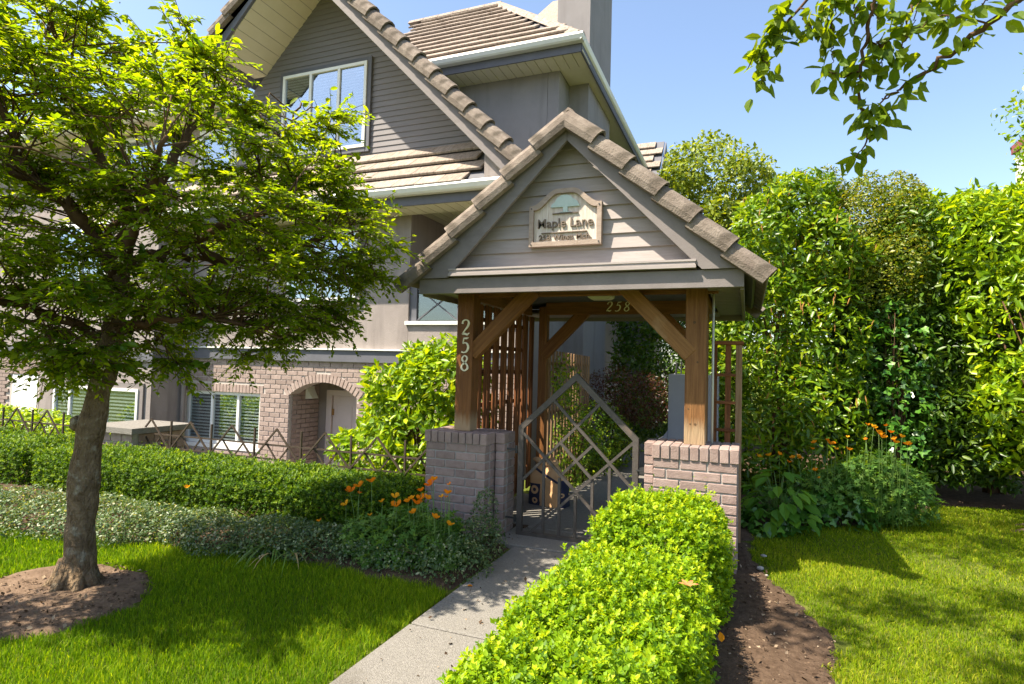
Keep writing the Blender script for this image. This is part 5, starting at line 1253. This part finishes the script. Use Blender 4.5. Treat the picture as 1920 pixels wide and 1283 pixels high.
PL = [(-2.618, .499), (-2.721, .455), (-2.807, .409), (-2.727, .403), (-2.842, .304), (-2.516, .362), (-2.404, .407), (-2.39, .343), (-2.62, .25), (-2.19, .475), (-2.11, .528), (-2.089, .563), (-1.957, .546), (-2.188, .42), (-2.136, .425), (-2.263, .412), (-2.295, .386), (-2.216, .378), (-2.244, .311), (-2.072, .295), (-1.977, .478), (-2.019, .448), (-1.986, .452), (-1.955, .259), (-3.086, .15)]
ORD = ['leftmost', 'second from the left'] + [w + ' from the left' for w in 'third fourth fifth sixth seventh eighth ninth tenth eleventh twelfth thirteenth fourteenth fifteenth sixteenth seventeenth eighteenth nineteenth twentieth twenty-first twenty-second twenty-third twenty-fourth twenty-fifth twenty-sixth'.split()] + ['rightmost']
for i, (x, z) in enumerate(sorted(PL)): poppy((x * .94, 3.57, 1.4 + (z - 1.4) * .935), 'orange poppy, %s in the clump before the left brick pier' % (ORD[i] if i < len(PL) - 1 else 'rightmost'), 'poppies in the left flower bed', rng.uniform(.031, .042))
poppy((-4.52, 3.8, .272), 'single orange poppy against the long dark box hedge', None, .024)
PR = [(.117, .56), (.213, .578), (.304, .6), (.43, .573), (.477, .58), (.392, .529), (.6, .674), (.621, .736), (.729, .768), (.752, .736), (.801, .689), (.902, .812), (.915, .691), (1.054, .801), (1.07, .938), (1.117, .916), (1.16, .864), (1.185, .831), (1.219, .938), (1.257, .878), (1.291, .785), (1.285, .817), (1.345, .842), (1.392, .778), (1.416, .776), (.627, .467), (.662, .4)]
for i, (x, z) in enumerate(sorted(PR)): poppy((x * .954, 6.2, 1.4 + (z - 1.4) * .954), 'orange poppy, %s above the ivy right of the gatehouse' % (ORD[i] if i < len(PR) - 1 else 'rightmost'), 'poppies right of the gatehouse', rng.uniform(.032, .046))
G_POP = [(0.05, 0.13, 0.02), (0.085, 0.19, 0.03), (0.13, 0.25, 0.04), (0.20, 0.32, 0.05)]
pf = thing('poppy_plant', 'feathery blue-green poppy foliage in front of the left brick pier', 'plant', (-2.2, 3.75, 0))
P, O = blob_points([((-2.12, 3.74, .12), (.34, .26, .27)), ((-2.5, 3.74, .06), (.36, .24, .22)), ((-1.98, 3.72, .08), (.22, .22, .22)), ((-2.3, 3.52, .04), (.2, .12, .12))], 3600, .3, 7, .35)
k = P[:, 2] > .015; shaped('foliage', leafmat('poppy_leaf', G_POP, True, .35, .55, .25), pf, P[k], O[k], .085, .07, POP, POP_F)
s = MB(); [s.tube(a, b, 5) for a, b in fan((-2.25, 3.75, 0), 14, .4, .3, .005)]; s.build('stems', M['stem'], pf, smooth=True)
pf = thing('poppy_plant', 'feathery poppy foliage behind the ivy right of the gatehouse', 'plant', (1.1, 6.75, 0))
P, O = blob_points([((1.12, 6.5, .40), (.38, .30, .30)), ((.85, 6.45, .34), (.3, .26, .22)), ((1.33, 6.55, .3), (.3, .28, .3)), ((.6, 6.35, .25), (.25, .24, .22))], 3000, .3, 7, .35)
shaped('foliage', leafmat('poppy_leaf_right', G_POP, True, .35, .55, .25), pf, P, O, .10, .085, POP, POP_F)
s = MB(); [s.tube(a, b, 5) for a, b in fan((1.1, 6.75, 0), 14, .35, .5, .006)]; s.build('stems', M['stem'], pf, smooth=True)
# variegated ground cover
def euonymus(label, blobs, n, base):
    P, O = blob_points(blobs, n, .25, 7, .35); k = (P[:, 2] > .012); P, O = P[k], O[k]
    leafy('euonymus', label, 'shrub', base, P, O, .026, .0145, [(0.04, 0.085, 0.03), (0.07, 0.125, 0.045), (0.10, 0.165, 0.06), (0.22, 0.27, 0.12), (0.50, 0.50, 0.33)], False, 0, fan(base, 12, .3, .2, .004), trans=.3, rnd=rng.beta(1.2, 1.9, len(P)))
euonymus('variegated cream-edged euonymus spilling over the corner by the walkway', [((-1.82, 3.62, .05), (.26, .26, .22)), ((-1.80, 3.95, .08), (.18, .22, .24)), ((-1.86, 4.2, .16), (.09, .11, .28)), ((-2.15, 3.55, .04), (.26, .2, .17)), ((-2.45, 3.52, .03), (.25, .17, .14))], 9500, (-1.95, 3.65, 0))
euonymus('variegated euonymus ground cover along the foot of the long box hedge', [((-2.9 - .34 * i, 3.60 - .05 * (i % 3) - .05 * i, .05), (.29, .30, .15 + .03 * (i % 2))) for i in range(5)], 24000, (-3.6, 3.65, 0))
euonymus('variegated euonymus ground cover behind the tree trunk at far left', [((-4.45 - .4 * i, 3.30 - .06 * i, .06), (.34, .42, .17 + .04 * (i % 2))) for i in range(7)], 34000, (-5.7, 3.4, 0))
# strap-leaved clump
sp_ = thing('strap_leaf_plant', 'clump of arching green and straw strap leaves at the lawn edge', 'plant', (-3.1, 3.45, 0))
gm = leafmat('strap_leaf', [(0.08, 0.17, 0.02), (0.14, 0.25, 0.03), (0.20, 0.30, 0.05)], False, .35, .4, .4); sm = leafmat('dry_strap_leaf', [(0.42, 0.27, 0.12), (0.52, 0.38, 0.18)], False, .3, .6, .2)
for i in range(110):
    a = rng.uniform(0, 6.283); ln = rng.uniform(.22, .46); x0, y0 = -3.14 + rng.normal(0, .13), 3.40 + rng.normal(0, .05); dry = x0 > -3.06 and rng.uniform() < .6
    v = []; w = rng.uniform(.005, .009)
    for j in range(6):
        t = j / 5; r = ln * (t * .9); z = .02 + ln * (1.1 * t - 1.15 * t * t) * .75; ww = w * (1 - t ** 2 * .95)
        cx_, cy_2 = x0 + math.cos(a) * r, y0 + math.sin(a) * r; v += [(cx_ - math.sin(a) * ww, cy_2 + math.cos(a) * ww, z), (cx_ + math.sin(a) * ww, cy_2 - math.cos(a) * ww, z)]
    mk('leaf', v, [(2 * j, 2 * j + 1, 2 * j + 3, 2 * j + 2) for j in range(5)], sm if dry else gm, sp_)

# ================================================================== beyond the gate
P, O = blob_points([((-1.75, 8.6, 1.02), (.55, .5, .42)), ((-1.35, 8.8, .95), (.45, .4, .4)), ((-2.1, 8.5, .9), (.35, .35, .4))], 6500, .25, 6, .4)
leafy('maple_shrub', 'dark maroon Japanese maple beyond the gate under the house wall', 'shrub', (-1.75, 8.6, 0), P, O, .045, .018, [(0.045, 0.013, 0.014), (0.075, 0.022, 0.020), (0.10, 0.04, 0.022), (0.09, 0.07, 0.02)], False, 0, fan((-1.75, 8.6, 0), 7, .4, 1.0, .016), droop=.3)
P, O = blob_points([((-1.05, 10.2, 1.25), (.62, .5, .72)), ((-.65, 10.0, 1.5), (.5, .5, .6)), ((-1.3, 10.2, .7), (.5, .45, .6))], 5500, .2, 5, .4)
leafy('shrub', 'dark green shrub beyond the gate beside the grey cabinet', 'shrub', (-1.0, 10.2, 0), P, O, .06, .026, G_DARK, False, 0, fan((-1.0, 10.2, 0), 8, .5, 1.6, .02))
P, O = blob_points([((-1.98, 6.9, .55), (.22, .5, .6)), ((-1.85, 7.8, .5), (.32, .6, .5)), ((-1.95, 6.5, 1.25), (.18, .25, .28)), ((-1.7, 8.3, .4), (.35, .4, .4))], 5200, .3, 6, .5)
k = P[:, 2] > .02
leafy('shrub', 'loose green shrubs growing through the slat fence beyond the gate', 'shrub', (-1.95, 7.2, 0), P[k], O[k], .055, .026, G_MID, False, 0, fan((-1.95, 7.2, 0), 9, .4, 1.0, .01))
P, O = box_points((-2.6, 6.0, 11.2, 12.4, .0, 3.5), 40000, .25, .25, 2.5, 'ft', 8., .6)
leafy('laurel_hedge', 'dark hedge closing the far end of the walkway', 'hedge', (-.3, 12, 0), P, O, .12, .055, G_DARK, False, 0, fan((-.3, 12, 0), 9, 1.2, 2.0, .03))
cb = thing('utility_cabinet', 'grey sloped metal mailbox cabinet behind the right gatehouse post', 'cabinet', (-0.75, 7.3, 0))
cm = MB(); cm.box(-0.86, -0.30, 7.2, 7.62, .0, 1.365); cm.build('body', M['cabinet'], cb)
cm = MB(); cm.prism([(-1.02, .0), (-0.862, .0), (-0.862, .70), (-0.92, .62), (-1.02, .55)], 7.16, 7.64); cm.build('base', M['cabinet'], cb)
cm = MB(); cm.tube([(-0.80, 7.4, 1.366), (-0.79, 7.4, 1.5)], .012, 8); cm.tube([(-0.74, 7.42, 1.366), (-0.74, 7.42, 1.53)], .009, 8); cm.build('antenna', M['dark_metal'], cb)
# far tree
ft = [((-.75, 14.2, 5.7), (1.05, 1.0, 1.15)), ((-1.4, 14.2, 5.0), (.9, .9, 1.1)), ((0.05, 14.1, 5.1), (.75, .8, .85)), ((-.4, 14.0, 4.2), (1.3, 1.0, 1.0)), ((-.9, 14, 3.1), (1.4, 1.0, 1.0))]
P, O = blob_points(bumpy(ft, 9, .42), 36000, .3, 3.2, .4)
t = leafy('broadleaf_tree', 'leafy green tree rising behind the gatehouse roof against the sky', 'tree', (-.7, 14.2, 0), P, O, .12, .065, [(0.07, 0.12, 0.008), (0.12, 0.185, 0.012), (0.20, 0.26, 0.018), (0.30, 0.36, 0.035)], False, 0, None, droop=.2, stuffname='crown')
s = MB(); s.tube([(-.7, 14.2, -.05), (-.65, 14.2, 1.5), (-.75, 14.2, 3.5), (-.7, 14.2, 5.2)], [.18, .14, .1, .04], 10)
for a, b in fan((-.72, 14.2, 2.2), 8, .9, 2.6, .05): s.tube(a, b, 6)
s.build('trunk', M['bark_dark'], t, smooth=True)
# ================================================================== paper bag
pb = thing('paper_bag', 'crumpled brown paper sack with navy print slumped inside the gate', 'bag', (-1.83, 5.72, .034))
m, t_, b_ = _new('printed_kraft_paper'); N_, L_n = t_.nodes, t_.links
tc = N_.new('ShaderNodeTexCoord'); sp3 = N_.new('ShaderNodeSeparateXYZ'); L_n.new(tc.outputs['Object'], sp3.inputs[0])
def mth(op, a, b=None, c=None):
    n_ = N_.new('ShaderNodeMath'); n_.operation = op
    for i, q in enumerate((a, b, c)):
        if q is None: continue
        if isinstance(q, (int, float)): n_.inputs[i].default_value = q
        else: L_n.new(q, n_.inputs[i])
    return n_.outputs[0]
X_, Z_ = sp3.outputs[0], sp3.outputs[2]
nz_ = N_.new('ShaderNodeTexNoise'); nz_.inputs['Scale'].default_value = 14; L_n.new(tc.outputs['Object'], nz_.inputs['Vector'])
wob = mth('MULTIPLY_ADD', nz_.outputs['Fac'], .03, -.015)
Xw = mth('ADD', X_, wob)
panel = mth('MULTIPLY', mth('LESS_THAN', Xw, -.055), mth('LESS_THAN', Z_, .21))
panel2 = mth('MULTIPLY', mth('GREATER_THAN', Xw, .145), mth('LESS_THAN', Z_, .26))
band = mth('COMPARE', mth('ADD', Z_, mth('MULTIPLY', X_, .45)), .30, .012)
def ring(cx_, cz_, r0, r1):
    d = mth('SQRT', mth('ADD', mth('POWER', mth('SUBTRACT', X_, cx_), 2), mth('POWER', mth('SUBTRACT', Z_, cz_), 2)))
    return mth('COMPARE', d, (r0 + r1) / 2, (r1 - r0) / 2)
rings = mth('MAXIMUM', ring(-.115, .15, .018, .042), mth('MAXIMUM', ring(-.11, .045, .012, .03), ring(.175, .12, .010, .022)))
navy = mth('MULTIPLY', mth('MAXIMUM', mth('MAXIMUM', panel, panel2), band), mth('SUBTRACT', 1.0, rings))
mx_ = N_.new('ShaderNodeMix'); mx_.data_type = 'RGBA'; L_n.new(navy, mx_.inputs[0]); mx_.inputs[6].default_value = (.56, .33, .16, 1); mx_.inputs[7].default_value = (.018, .02, .05, 1)
L_n.new(mx_.outputs[2], b_.inputs['Base Color']); b_.inputs['Roughness'].default_value = .85
V, F = [], []
nu, nv = 48, 26
for j in range(nv):
    t = j / (nv - 1)
    for i in range(nu):
        a = 2 * math.pi * i / nu; c, s_ = math.cos(a), math.sin(a); e = .42
        w = (.20 - .02 * t) * (1 - .55 * max(0, t - .62) / .38); d = (.11 - .01 * t) * (1 - .55 * max(0, t - .62) / .38)
        x = math.copysign(abs(c) ** e, c) * w; y = math.copysign(abs(s_) ** e, s_) * d; z = t * .43 * (1 - .10 * (x / .2)); V.append([x - .05 * max(0, t - .6), y, z])
V = np.array(V); cr_ = lump(V, 26, 1.) * .010 + lump(V, 60, 4.) * .006; V += unit(V * (1, 1, 0)) * cr_[:, None]; V[:, 2] += lump(V, 30, 7.) * .012 * np.linspace(0, 1, len(V)); V[:, 2] = np.maximum(V[:, 2], 0)
for j in range(nv - 1):
    for i in range(nu): F.append((j * nu + i, j * nu + (i + 1) % nu, (j + 1) * nu + (i + 1) % nu, (j + 1) * nu + i))
F.append(tuple(range(nu - 1, -1, -1)))
mk('sack', V, F, m, pb, Matrix.Translation((-1.83, 5.72, .036)) @ Matrix.Rotation(rad(-8), 4, 'Z'))
V2 = []; F2 = []
for j in range(5):
    t = j / 4
    for i in range(24):
        a = 2 * math.pi * i / 24; r = 1 + .12 * math.sin(3 * a + j); V2.append((math.cos(a) * (.10 + .035 * math.sin(t * 3.1)) * r - .05, math.sin(a) * (.06 + .03 * math.sin(t * 3.1)) * r, .39 + .055 * t + .02 * math.sin(2 * a)))
for j in range(4):
    for i in range(24): F2.append((j * 24 + i, j * 24 + (i + 1) % 24, (j + 1) * 24 + (i + 1) % 24, (j + 1) * 24 + i))
F2.append(tuple(range(96, 120)))
mk('rolled_top', V2, F2, m, pb, Matrix.Translation((-1.83, 5.72, .036)) @ Matrix.Rotation(rad(-8), 4, 'Z'))

# ================================================================== cherry tree, mostly beyond the right edge
ct = thing('cherry_tree', 'cherry tree at the right photo edge with leafy twigs hanging into the sky', 'tree', (2.80, 6.95, 0))
tb = rough_tube([(2.80, 6.95, -.05), (2.80, 6.95, .15), (2.82, 6.95, .6), (2.84, 6.93, 1.4), (2.80, 6.85, 2.3)], [.30, .23, .19, .17, .15], 16)
for a in (2.4, 3.3, 4.0, 4.9):
    s = MB(); dx, dy = math.cos(a), math.sin(a); s.tube([(2.80 + dx * .1, 6.95 + dy * .1, .16), (2.80 + dx * .32, 6.95 + dy * .26, .02), (2.80 + dx * .55, 6.95 + dy * .4, -.02)], [.08, .045, .02], 8); tb.add(s.v, s.f)
tb.build('trunk', M['bark'], ct, smooth=True)
cb_ = MB(); cl = []
def bough(pts, rs, leafy_from=0.0, n=0, k=7):
    c = catmull(pts, 8); c[1:-1] += rng.normal(size=c[1:-1].shape) * .006
    r = np.interp(np.linspace(0, 1, len(c)), np.linspace(0, 1, len(rs)), rs); cb_.tube([tuple(p) for p in c], list(r), k)
    for _ in range(int(n * 2.2)):
        t = rng.uniform(leafy_from, 1); q = c[int(t * (len(c) - 1))]
        cl.append(q)
bough([(2.75, 6.9, 2.2), (2.7, 6.0, 3.3), (2.2, 4.6, 4.0), (1.5, 3.4, 3.45), (.95, 2.70, 2.84)], [.12, .09, .06, .03, .013])
bough([(.95, 2.70, 2.84), (.79, 2.79, 2.74), (.616, 2.887, 2.635), (.53, 2.91, 2.60)], [.013, .010, .006, .003], .0, 16)
bough([(.55, 2.90, 2.61), (.50, 2.93, 2.56), (.53, 2.96, 2.53)], [.004, .003, .002], .3, 16)
bough([(.85, 2.75, 2.78), (.72, 2.72, 2.82), (.62, 2.74, 2.80)], [.004, .003, .002], .2, 9)
bough([(1.5, 3.4, 3.45), (1.0, 2.9, 3.35), (.55, 2.74, 3.10), (.475, 2.756, 2.956), (.455, 2.85, 2.78), (.444, 2.92, 2.63), (.484, 2.98, 2.457), (.43, 3.02, 2.37)], [.02, .016, .012, .009, .007, .006, .004, .002], .55, 22)
bough([(.46, 2.82, 2.83), (.52, 2.84, 2.80), (.58, 2.82, 2.86)], [.004, .003, .002], .2, 12)
bough([(.45, 2.88, 2.72), (.37, 2.86, 2.70), (.32, 2.85, 2.72)], [.004, .003, .002], .3, 9)
bough([(1.0, 2.9, 3.35), (.5, 2.75, 3.25), (.2, 2.776, 2.99), (.08, 2.83, 2.90), (-.015, 2.876, 2.80)], [.012, .009, .006, .004, .002], .55, 26)
bough([(.2, 2.78, 2.99), (.25, 2.80, 2.90), (.31, 2.80, 2.86)], [.004, .003, .002], .2, 12)
bough([(.45, 2.75, 3.2), (.36, 2.77, 3.03), (.33, 2.78, 2.93)], [.006, .004, .002], .3, 16)
bough([(.75, 2.76, 3.2), (.70, 2.75, 3.02), (.66, 2.76, 2.92)], [.006, .004, .002], .3, 18)
bough([(.05, 2.85, 2.87), (.07, 2.86, 2.78), (.05, 2.88, 2.72)], [.003, .002, .0015], .3, 9)
for a_, b_ in (((.62, 2.72, 3.02), (.615, 2.79, 2.84)), ((.75, 2.70, 2.98), (.735, 2.77, 2.80)), ((.40, 2.74, 3.0), (.405, 2.79, 2.84)), ((.30, 2.74, 3.05), (.275, 2.80, 2.86)), ((.16, 2.75, 3.0), (.14, 2.82, 2.86)), ((.60, 2.74, 2.90), (.56, 2.84, 2.72)), ((.50, 2.80, 2.80), (.52, 2.88, 2.67)), ((.32, 2.78, 2.92), (.33, 2.85, 2.76)), ((.85, 2.70, 2.90), (.80, 2.74, 2.80)), ((.50, 2.74, 3.02), (.49, 2.78, 2.88))):
    bough([a_, tuple((np.array(a_) + b_) / 2 + rng.normal(size=3) * .015), b_], [.004, .003, .0015], .15, 7)
for q in ((2.75, 6.85, 2.25), (2.2, 4.6, 4.0), (2.7, 6.0, 3.3)):
    for _ in range(4):
        v = np.array([rng.uniform(.2, 1.6), rng.uniform(-1, 1.5), rng.uniform(.8, 1.8)]); bough([q, tuple(np.array(q) + v * .5 + rng.normal(size=3) * .1), tuple(np.array(q) + v * 1.1)], [.05, .03, .01])
bough([(2.2, 4.6, 4.0), (1.2, 3.6, 4.5), (-.2, 2.8, 4.55), (-1.9, 2.0, 4.4)], [.05, .035, .022, .008]); bough([(2.7, 6.0, 3.3), (1.6, 5.2, 4.7), (.4, 4.4, 5.4), (-.9, 3.9, 5.5)], [.06, .04, .025, .010])
cb_.build('branches', M['bark_dark'], ct, smooth=True)
cl = np.array(cl); n = len(cl); cl = cl + rng.normal(size=(n, 3)) * .028
D = np.stack([rng.normal(0, .55, n), rng.normal(0, .55, n), rng.uniform(-1.2, .1, n)], 1); NL = unit(rng.normal(size=(n, 3)) + np.array([-.2, -.4, .5])); NL = unit(NL - unit(D) * (NL * unit(D)).sum(1, keepdims=True))
leaf_objects(leaf_unit_mesh(leafmat('cherry_leaf', [(0.08, 0.15, 0.008), (0.13, 0.21, 0.010), (0.20, 0.28, 0.014)], False, .55, .45, .3, tcol=(2.0, 1.6, .3))), ct, cl, D, NL, rng.uniform(.052, .092, n), rng.uniform(.03, .048, n))
P, O = blob_points([((4.0, 7.3, 4.6), (1.3, 1.6, 1.1)), ((3.4, 6.0, 5.2), (1.0, 1.2, .9)), ((4.2, 9.0, 4.4), (1.2, 1.2, 1.0)), ((-1.25, 2.35, 4.5), (.45, .28, .16)), ((-.6, 2.7, 4.65), (.4, .25, .16)), ((-1.75, 1.75, 4.4), (.32, .3, .15)), ((-.9, 1.6, 4.5), (.35, .25, .15)), ((-.6, 3.9, 5.5), (1.1, .8, .35)), ((.5, 4.6, 5.5), (1.0, .8, .35)), ((-.3, 4.7, 5.6), (.9, .7, .3)), ((.9, 3.7, 5.0), (.5, .4, .2))], 30000, .25, 4, .7)
tag(leaf_cloud('crown', leafmat('cherry_crown_leaf', G_MID, True, .45), ct, P, O, .08, .042, False, .4, .4, .8, .4), kind='stuff')

# ================================================================== grass
def grass(name, label, mask, box, n, h, w, cols, lean=.35, dref=3.0):
    x = rng.uniform(box[0], box[1], n); y = rng.uniform(box[2], box[3], n)
    d = np.hypot(x, y); k = mask(x, y) & (rng.uniform(0, 1, n) < np.minimum(1, (dref / d) ** 1.3)); x, y, d = x[k], y[k], d[k]; n = len(x)
    # only what the lens could see, with a margin
    px = x * _r.x + y * _r.y; pz = -x * math.sin(YAW) + y * math.cos(YAW); k = (pz > .6) & (np.abs(px) < pz * 1.05 + .8); x, y, d = x[k], y[k], d[k]; n = len(x)
    patch = lump(np.stack([x, y, np.zeros(n)], 1), 3.2, 2.)
    H = h * rng.uniform(.55, 1.25, n) * (1 + .25 * patch); W = w * rng.uniform(.7, 1.2, n) * np.maximum(1, d / dref * .85)
    a = rng.uniform(0, 6.283, n); t = rng.uniform(0, 6.283, n); l = rng.uniform(.1, 1, n) * lean
    B = np.stack([x, y, np.full(n, -.005)], 1); S = np.stack([np.cos(a), np.sin(a), np.zeros(n)], 1) * W[:, None]
    Ln = np.stack([np.cos(t), np.sin(t), np.zeros(n)], 1) * (H * l)[:, None]
    mid = B + Ln * .35 + np.array([0, 0, 1]) * (H * .6)[:, None]; tip = B + Ln * 1.15 + np.array([0, 0, 1]) * (H * (1 - .35 * l))[:, None]
    V = np.stack([B - S, B + S, mid + S * .8, mid - S * .8, tip], 1).reshape(-1, 3)
    i = (np.arange(n) * 5)[:, None]
    patch2 = lump(np.stack([x, y, np.zeros(n)], 1), 1.1, 5.); r = np.clip(.5 + .22 * patch + .2 * patch2 + rng.normal(0, .22, n), 0, 1)
    o = bigmesh(name, V, [i + np.array([[0, 1, 2, 3]]), i + np.array([[3, 2, 4]])], leafmat(name + '_blade', cols, True, .45, .6, .1, tcol=(1.9, 1.75, .35)), None, attr=np.repeat(r, 5))
    return tag(o, label, 'grass', kind='stuff')
def m_left(x, y):
    return (y < np.interp(x, BX, BY) - .02 + .03 * np.sin(9 * x) + .02 * np.sin(23 * x)) & (x < -1.675) & ~pitmask(x, y)
def m_right(x, y):
    lim = np.interp(y, [1.0, 2.6, 3.1, 3.6, 4.05, 4.4, 4.9, 5.4], [.30, .36, .37, .46, .32, .18, .06, .03]) + .04 * np.sin(11 * y) + .03 * np.sin(27 * y)
    back = np.interp(x, [0, .5, 1.0, 1.6, 1.9, 3.2, 6], [5.8, 6.1, 6.4, 7.1, 7.8, 8.1, 8.7])
    thin = (lump(np.stack([x, y, x * 0], 1), 2.2, 6.) > -.45) | (rng.uniform(0, 1, len(x)) < .45)
    return (x > lim) & (y < back) & (((x - 2.80) ** 2 + (y - 6.95) ** 2) > .09) & thin
grass('lawn_grass', 'lush green lawn left of the walkway under the tree', m_left, (-7.5, -1.66, .9, 3.5), 300000, .05, .0019, [(0.04, 0.10, 0.006), (0.085, 0.175, 0.007), (0.15, 0.255, 0.008), (0.33, 0.40, 0.02)], .55, 3.2)
grass('lawn_grass', 'dry yellowish lawn on the right side in full sun', m_right, (0, 3.8, 2.3, 8.4), 330000, .036, .0022, [(0.065, 0.125, 0.005), (0.13, 0.215, 0.006), (0.23, 0.305, 0.008), (0.42, 0.40, 0.04)], .8, 3.6)

# crumbs, chips and dead leaves on the bare soil
def litter(name, label, poly, n, m_, zb):
    xs = [p[0] for p in poly]; ys = [p[1] for p in poly]
    x = rng.uniform(min(xs), max(xs), n * 3); y = rng.uniform(min(ys), max(ys), n * 3); k = inside(x, y, poly) & (np.hypot(x, y) < 9); x, y = x[k][:n], y[k][:n]; n = len(x)
    P = np.stack([x, y, np.full(n, zb) + rng.uniform(0, .012, n)], 1); NL = unit(rng.normal(size=(n, 3)) * .6 + np.array([0, 0, 1])); D = rng.normal(size=(n, 3)); D = unit(D - NL * (D * NL).sum(1, keepdims=True))
    s_ = np.minimum(rng.exponential(.006, n) + .003, .022); V, F, k = leaves(P, D, NL, s_ * 1.6, s_, False)
    return tag(bigmesh(name, V, F, m_, None, attr=np.repeat(rng.uniform(0, 1, n), k)), label, 'litter', kind='stuff')
lm_l = leafmat('soil_litter', [(0.035, 0.022, 0.014), (0.08, 0.052, 0.034), (0.15, 0.105, 0.07), (0.34, 0.26, 0.18)], True, .05, .9, .1)
litter('mulch', 'crumbs and dead leaf bits on the soil right of the bright hedge', rs_poly, 5000, lm_l, .022)
litter('mulch', 'crumbs and dead leaf bits on the flower bed along the left lawn', bed_poly, 7000, lm_l, .03)
litter('leaf_litter', 'scattered petals, crumbs and leaf bits on the concrete walkway', [(-1.62, .8), (-.9, .8), (-.9, 4.3), (-1.62, 4.3)], 170, lm_l, .032)
litter('mulch', 'crumbs of soil and bark around the street tree trunk', pit_poly, 1600, lm_l, .022)

# ================================================================== small things on the ground
def pebble(p, r, label):
    s = MB(); k = 8
    ring = []
    for j, (rr, z) in enumerate(((.55, 0), (1, .35), (.9, .7), (.4, .95))):
        for i in range(k):
            a = 2 * math.pi * i / k; q = rr * (1 + .18 * math.sin(3.1 * i + j * 2 + r * 500)); ring.append((p[0] + q * r * math.cos(a), p[1] + q * r * .8 * math.sin(a), p[2] + z * r))
    s.v = ring; s.f = [(j * k + i, j * k + (i + 1) % k, (j + 1) * k + (i + 1) % k, (j + 1) * k + i) for j in range(3) for i in range(k)] + [tuple(range(3 * k, 4 * k))]
    o = s.build('pebble', M['stone'], None, smooth=True); return tag(o, label, 'stone')
pebble((.10, 4.62, .01), .028, 'pale pebble on the soil beside the right brick pier')
pebble((.13, 4.95, .01), .022, 'smaller pebble behind the pale one beside the right brick pier')
pebble((.14, 4.50, .01), .013, 'tiny grey pebble nearest the lawn by the right pier')
def flat_leaf(name, p, L, W, m, label, cat, yaw, tilt=.2):
    o = piece(name, leaf_unit_mesh(m), None, Matrix.Translation(p) @ Matrix.Rotation(yaw, 4, 'Z') @ Matrix.Rotation(tilt, 4, 'Y') @ Matrix.Diagonal((L, W, W, 1))); return tag(o, label, cat)
flat_leaf('petal', (-1.60, 3.38, .036), .035, .028, M['petal'], 'fallen orange petal on the left edge of the walkway', 'petal', .6, 0)
flat_leaf('petal', (-0.10, 3.05, .12), .045, .035, M['petal'], 'orange petal caught at the right foot of the bright hedge', 'petal', 2.0, -1.2)
dl = thing('dead_leaf', 'curled tan dead leaf lying on top of the bright hedge', 'leaf', (-0.22, 2.62, .50))
me = leaf_unit_mesh(M['dry_leaf'])
for a in (0, 1.2, 2.4, 3.6, 5.0): piece('lobe', me, dl, Matrix.Translation((-0.22, 2.62, .505)) @ Matrix.Rotation(a, 4, 'Z') @ Matrix.Rotation(-.35, 4, 'Y') @ Matrix.Diagonal((.045, .022, .022, 1)))
# orange dead flower spikes on the dark laurel
dk = thing('flower_spikes', 'upright rust-orange dead flower spikes scattered over the tall dark laurel', 'plant', (.4, 7.0, 0))
sm_ = mat('rust_spikes', (0.26, 0.12, 0.03), (0.38, 0.19, 0.05), scale=20, rough=.85, var=.15)
q = MB(); q.tube([(0, 0, 0), (.004, 0, .03), (0, 0, .07), (0, 0, .10)], [.002, .006, .006, .002], 5); spk = bpy.data.meshes.new('spike'); spk.from_pydata(q.v, [], q.f); spk.update(); spk.materials.append(sm_)
for _ in range(120):
    qi = spike_at[_]; x, z = qi[0], qi[2]
    piece('spike', spk, dk, Matrix.Translation((x, qi[1] - .01, z)) @ Matrix.Rotation(rng.uniform(-.4, .4), 4, 'Y') @ Matrix.Rotation(rng.uniform(-.3, .3), 4, 'X'))
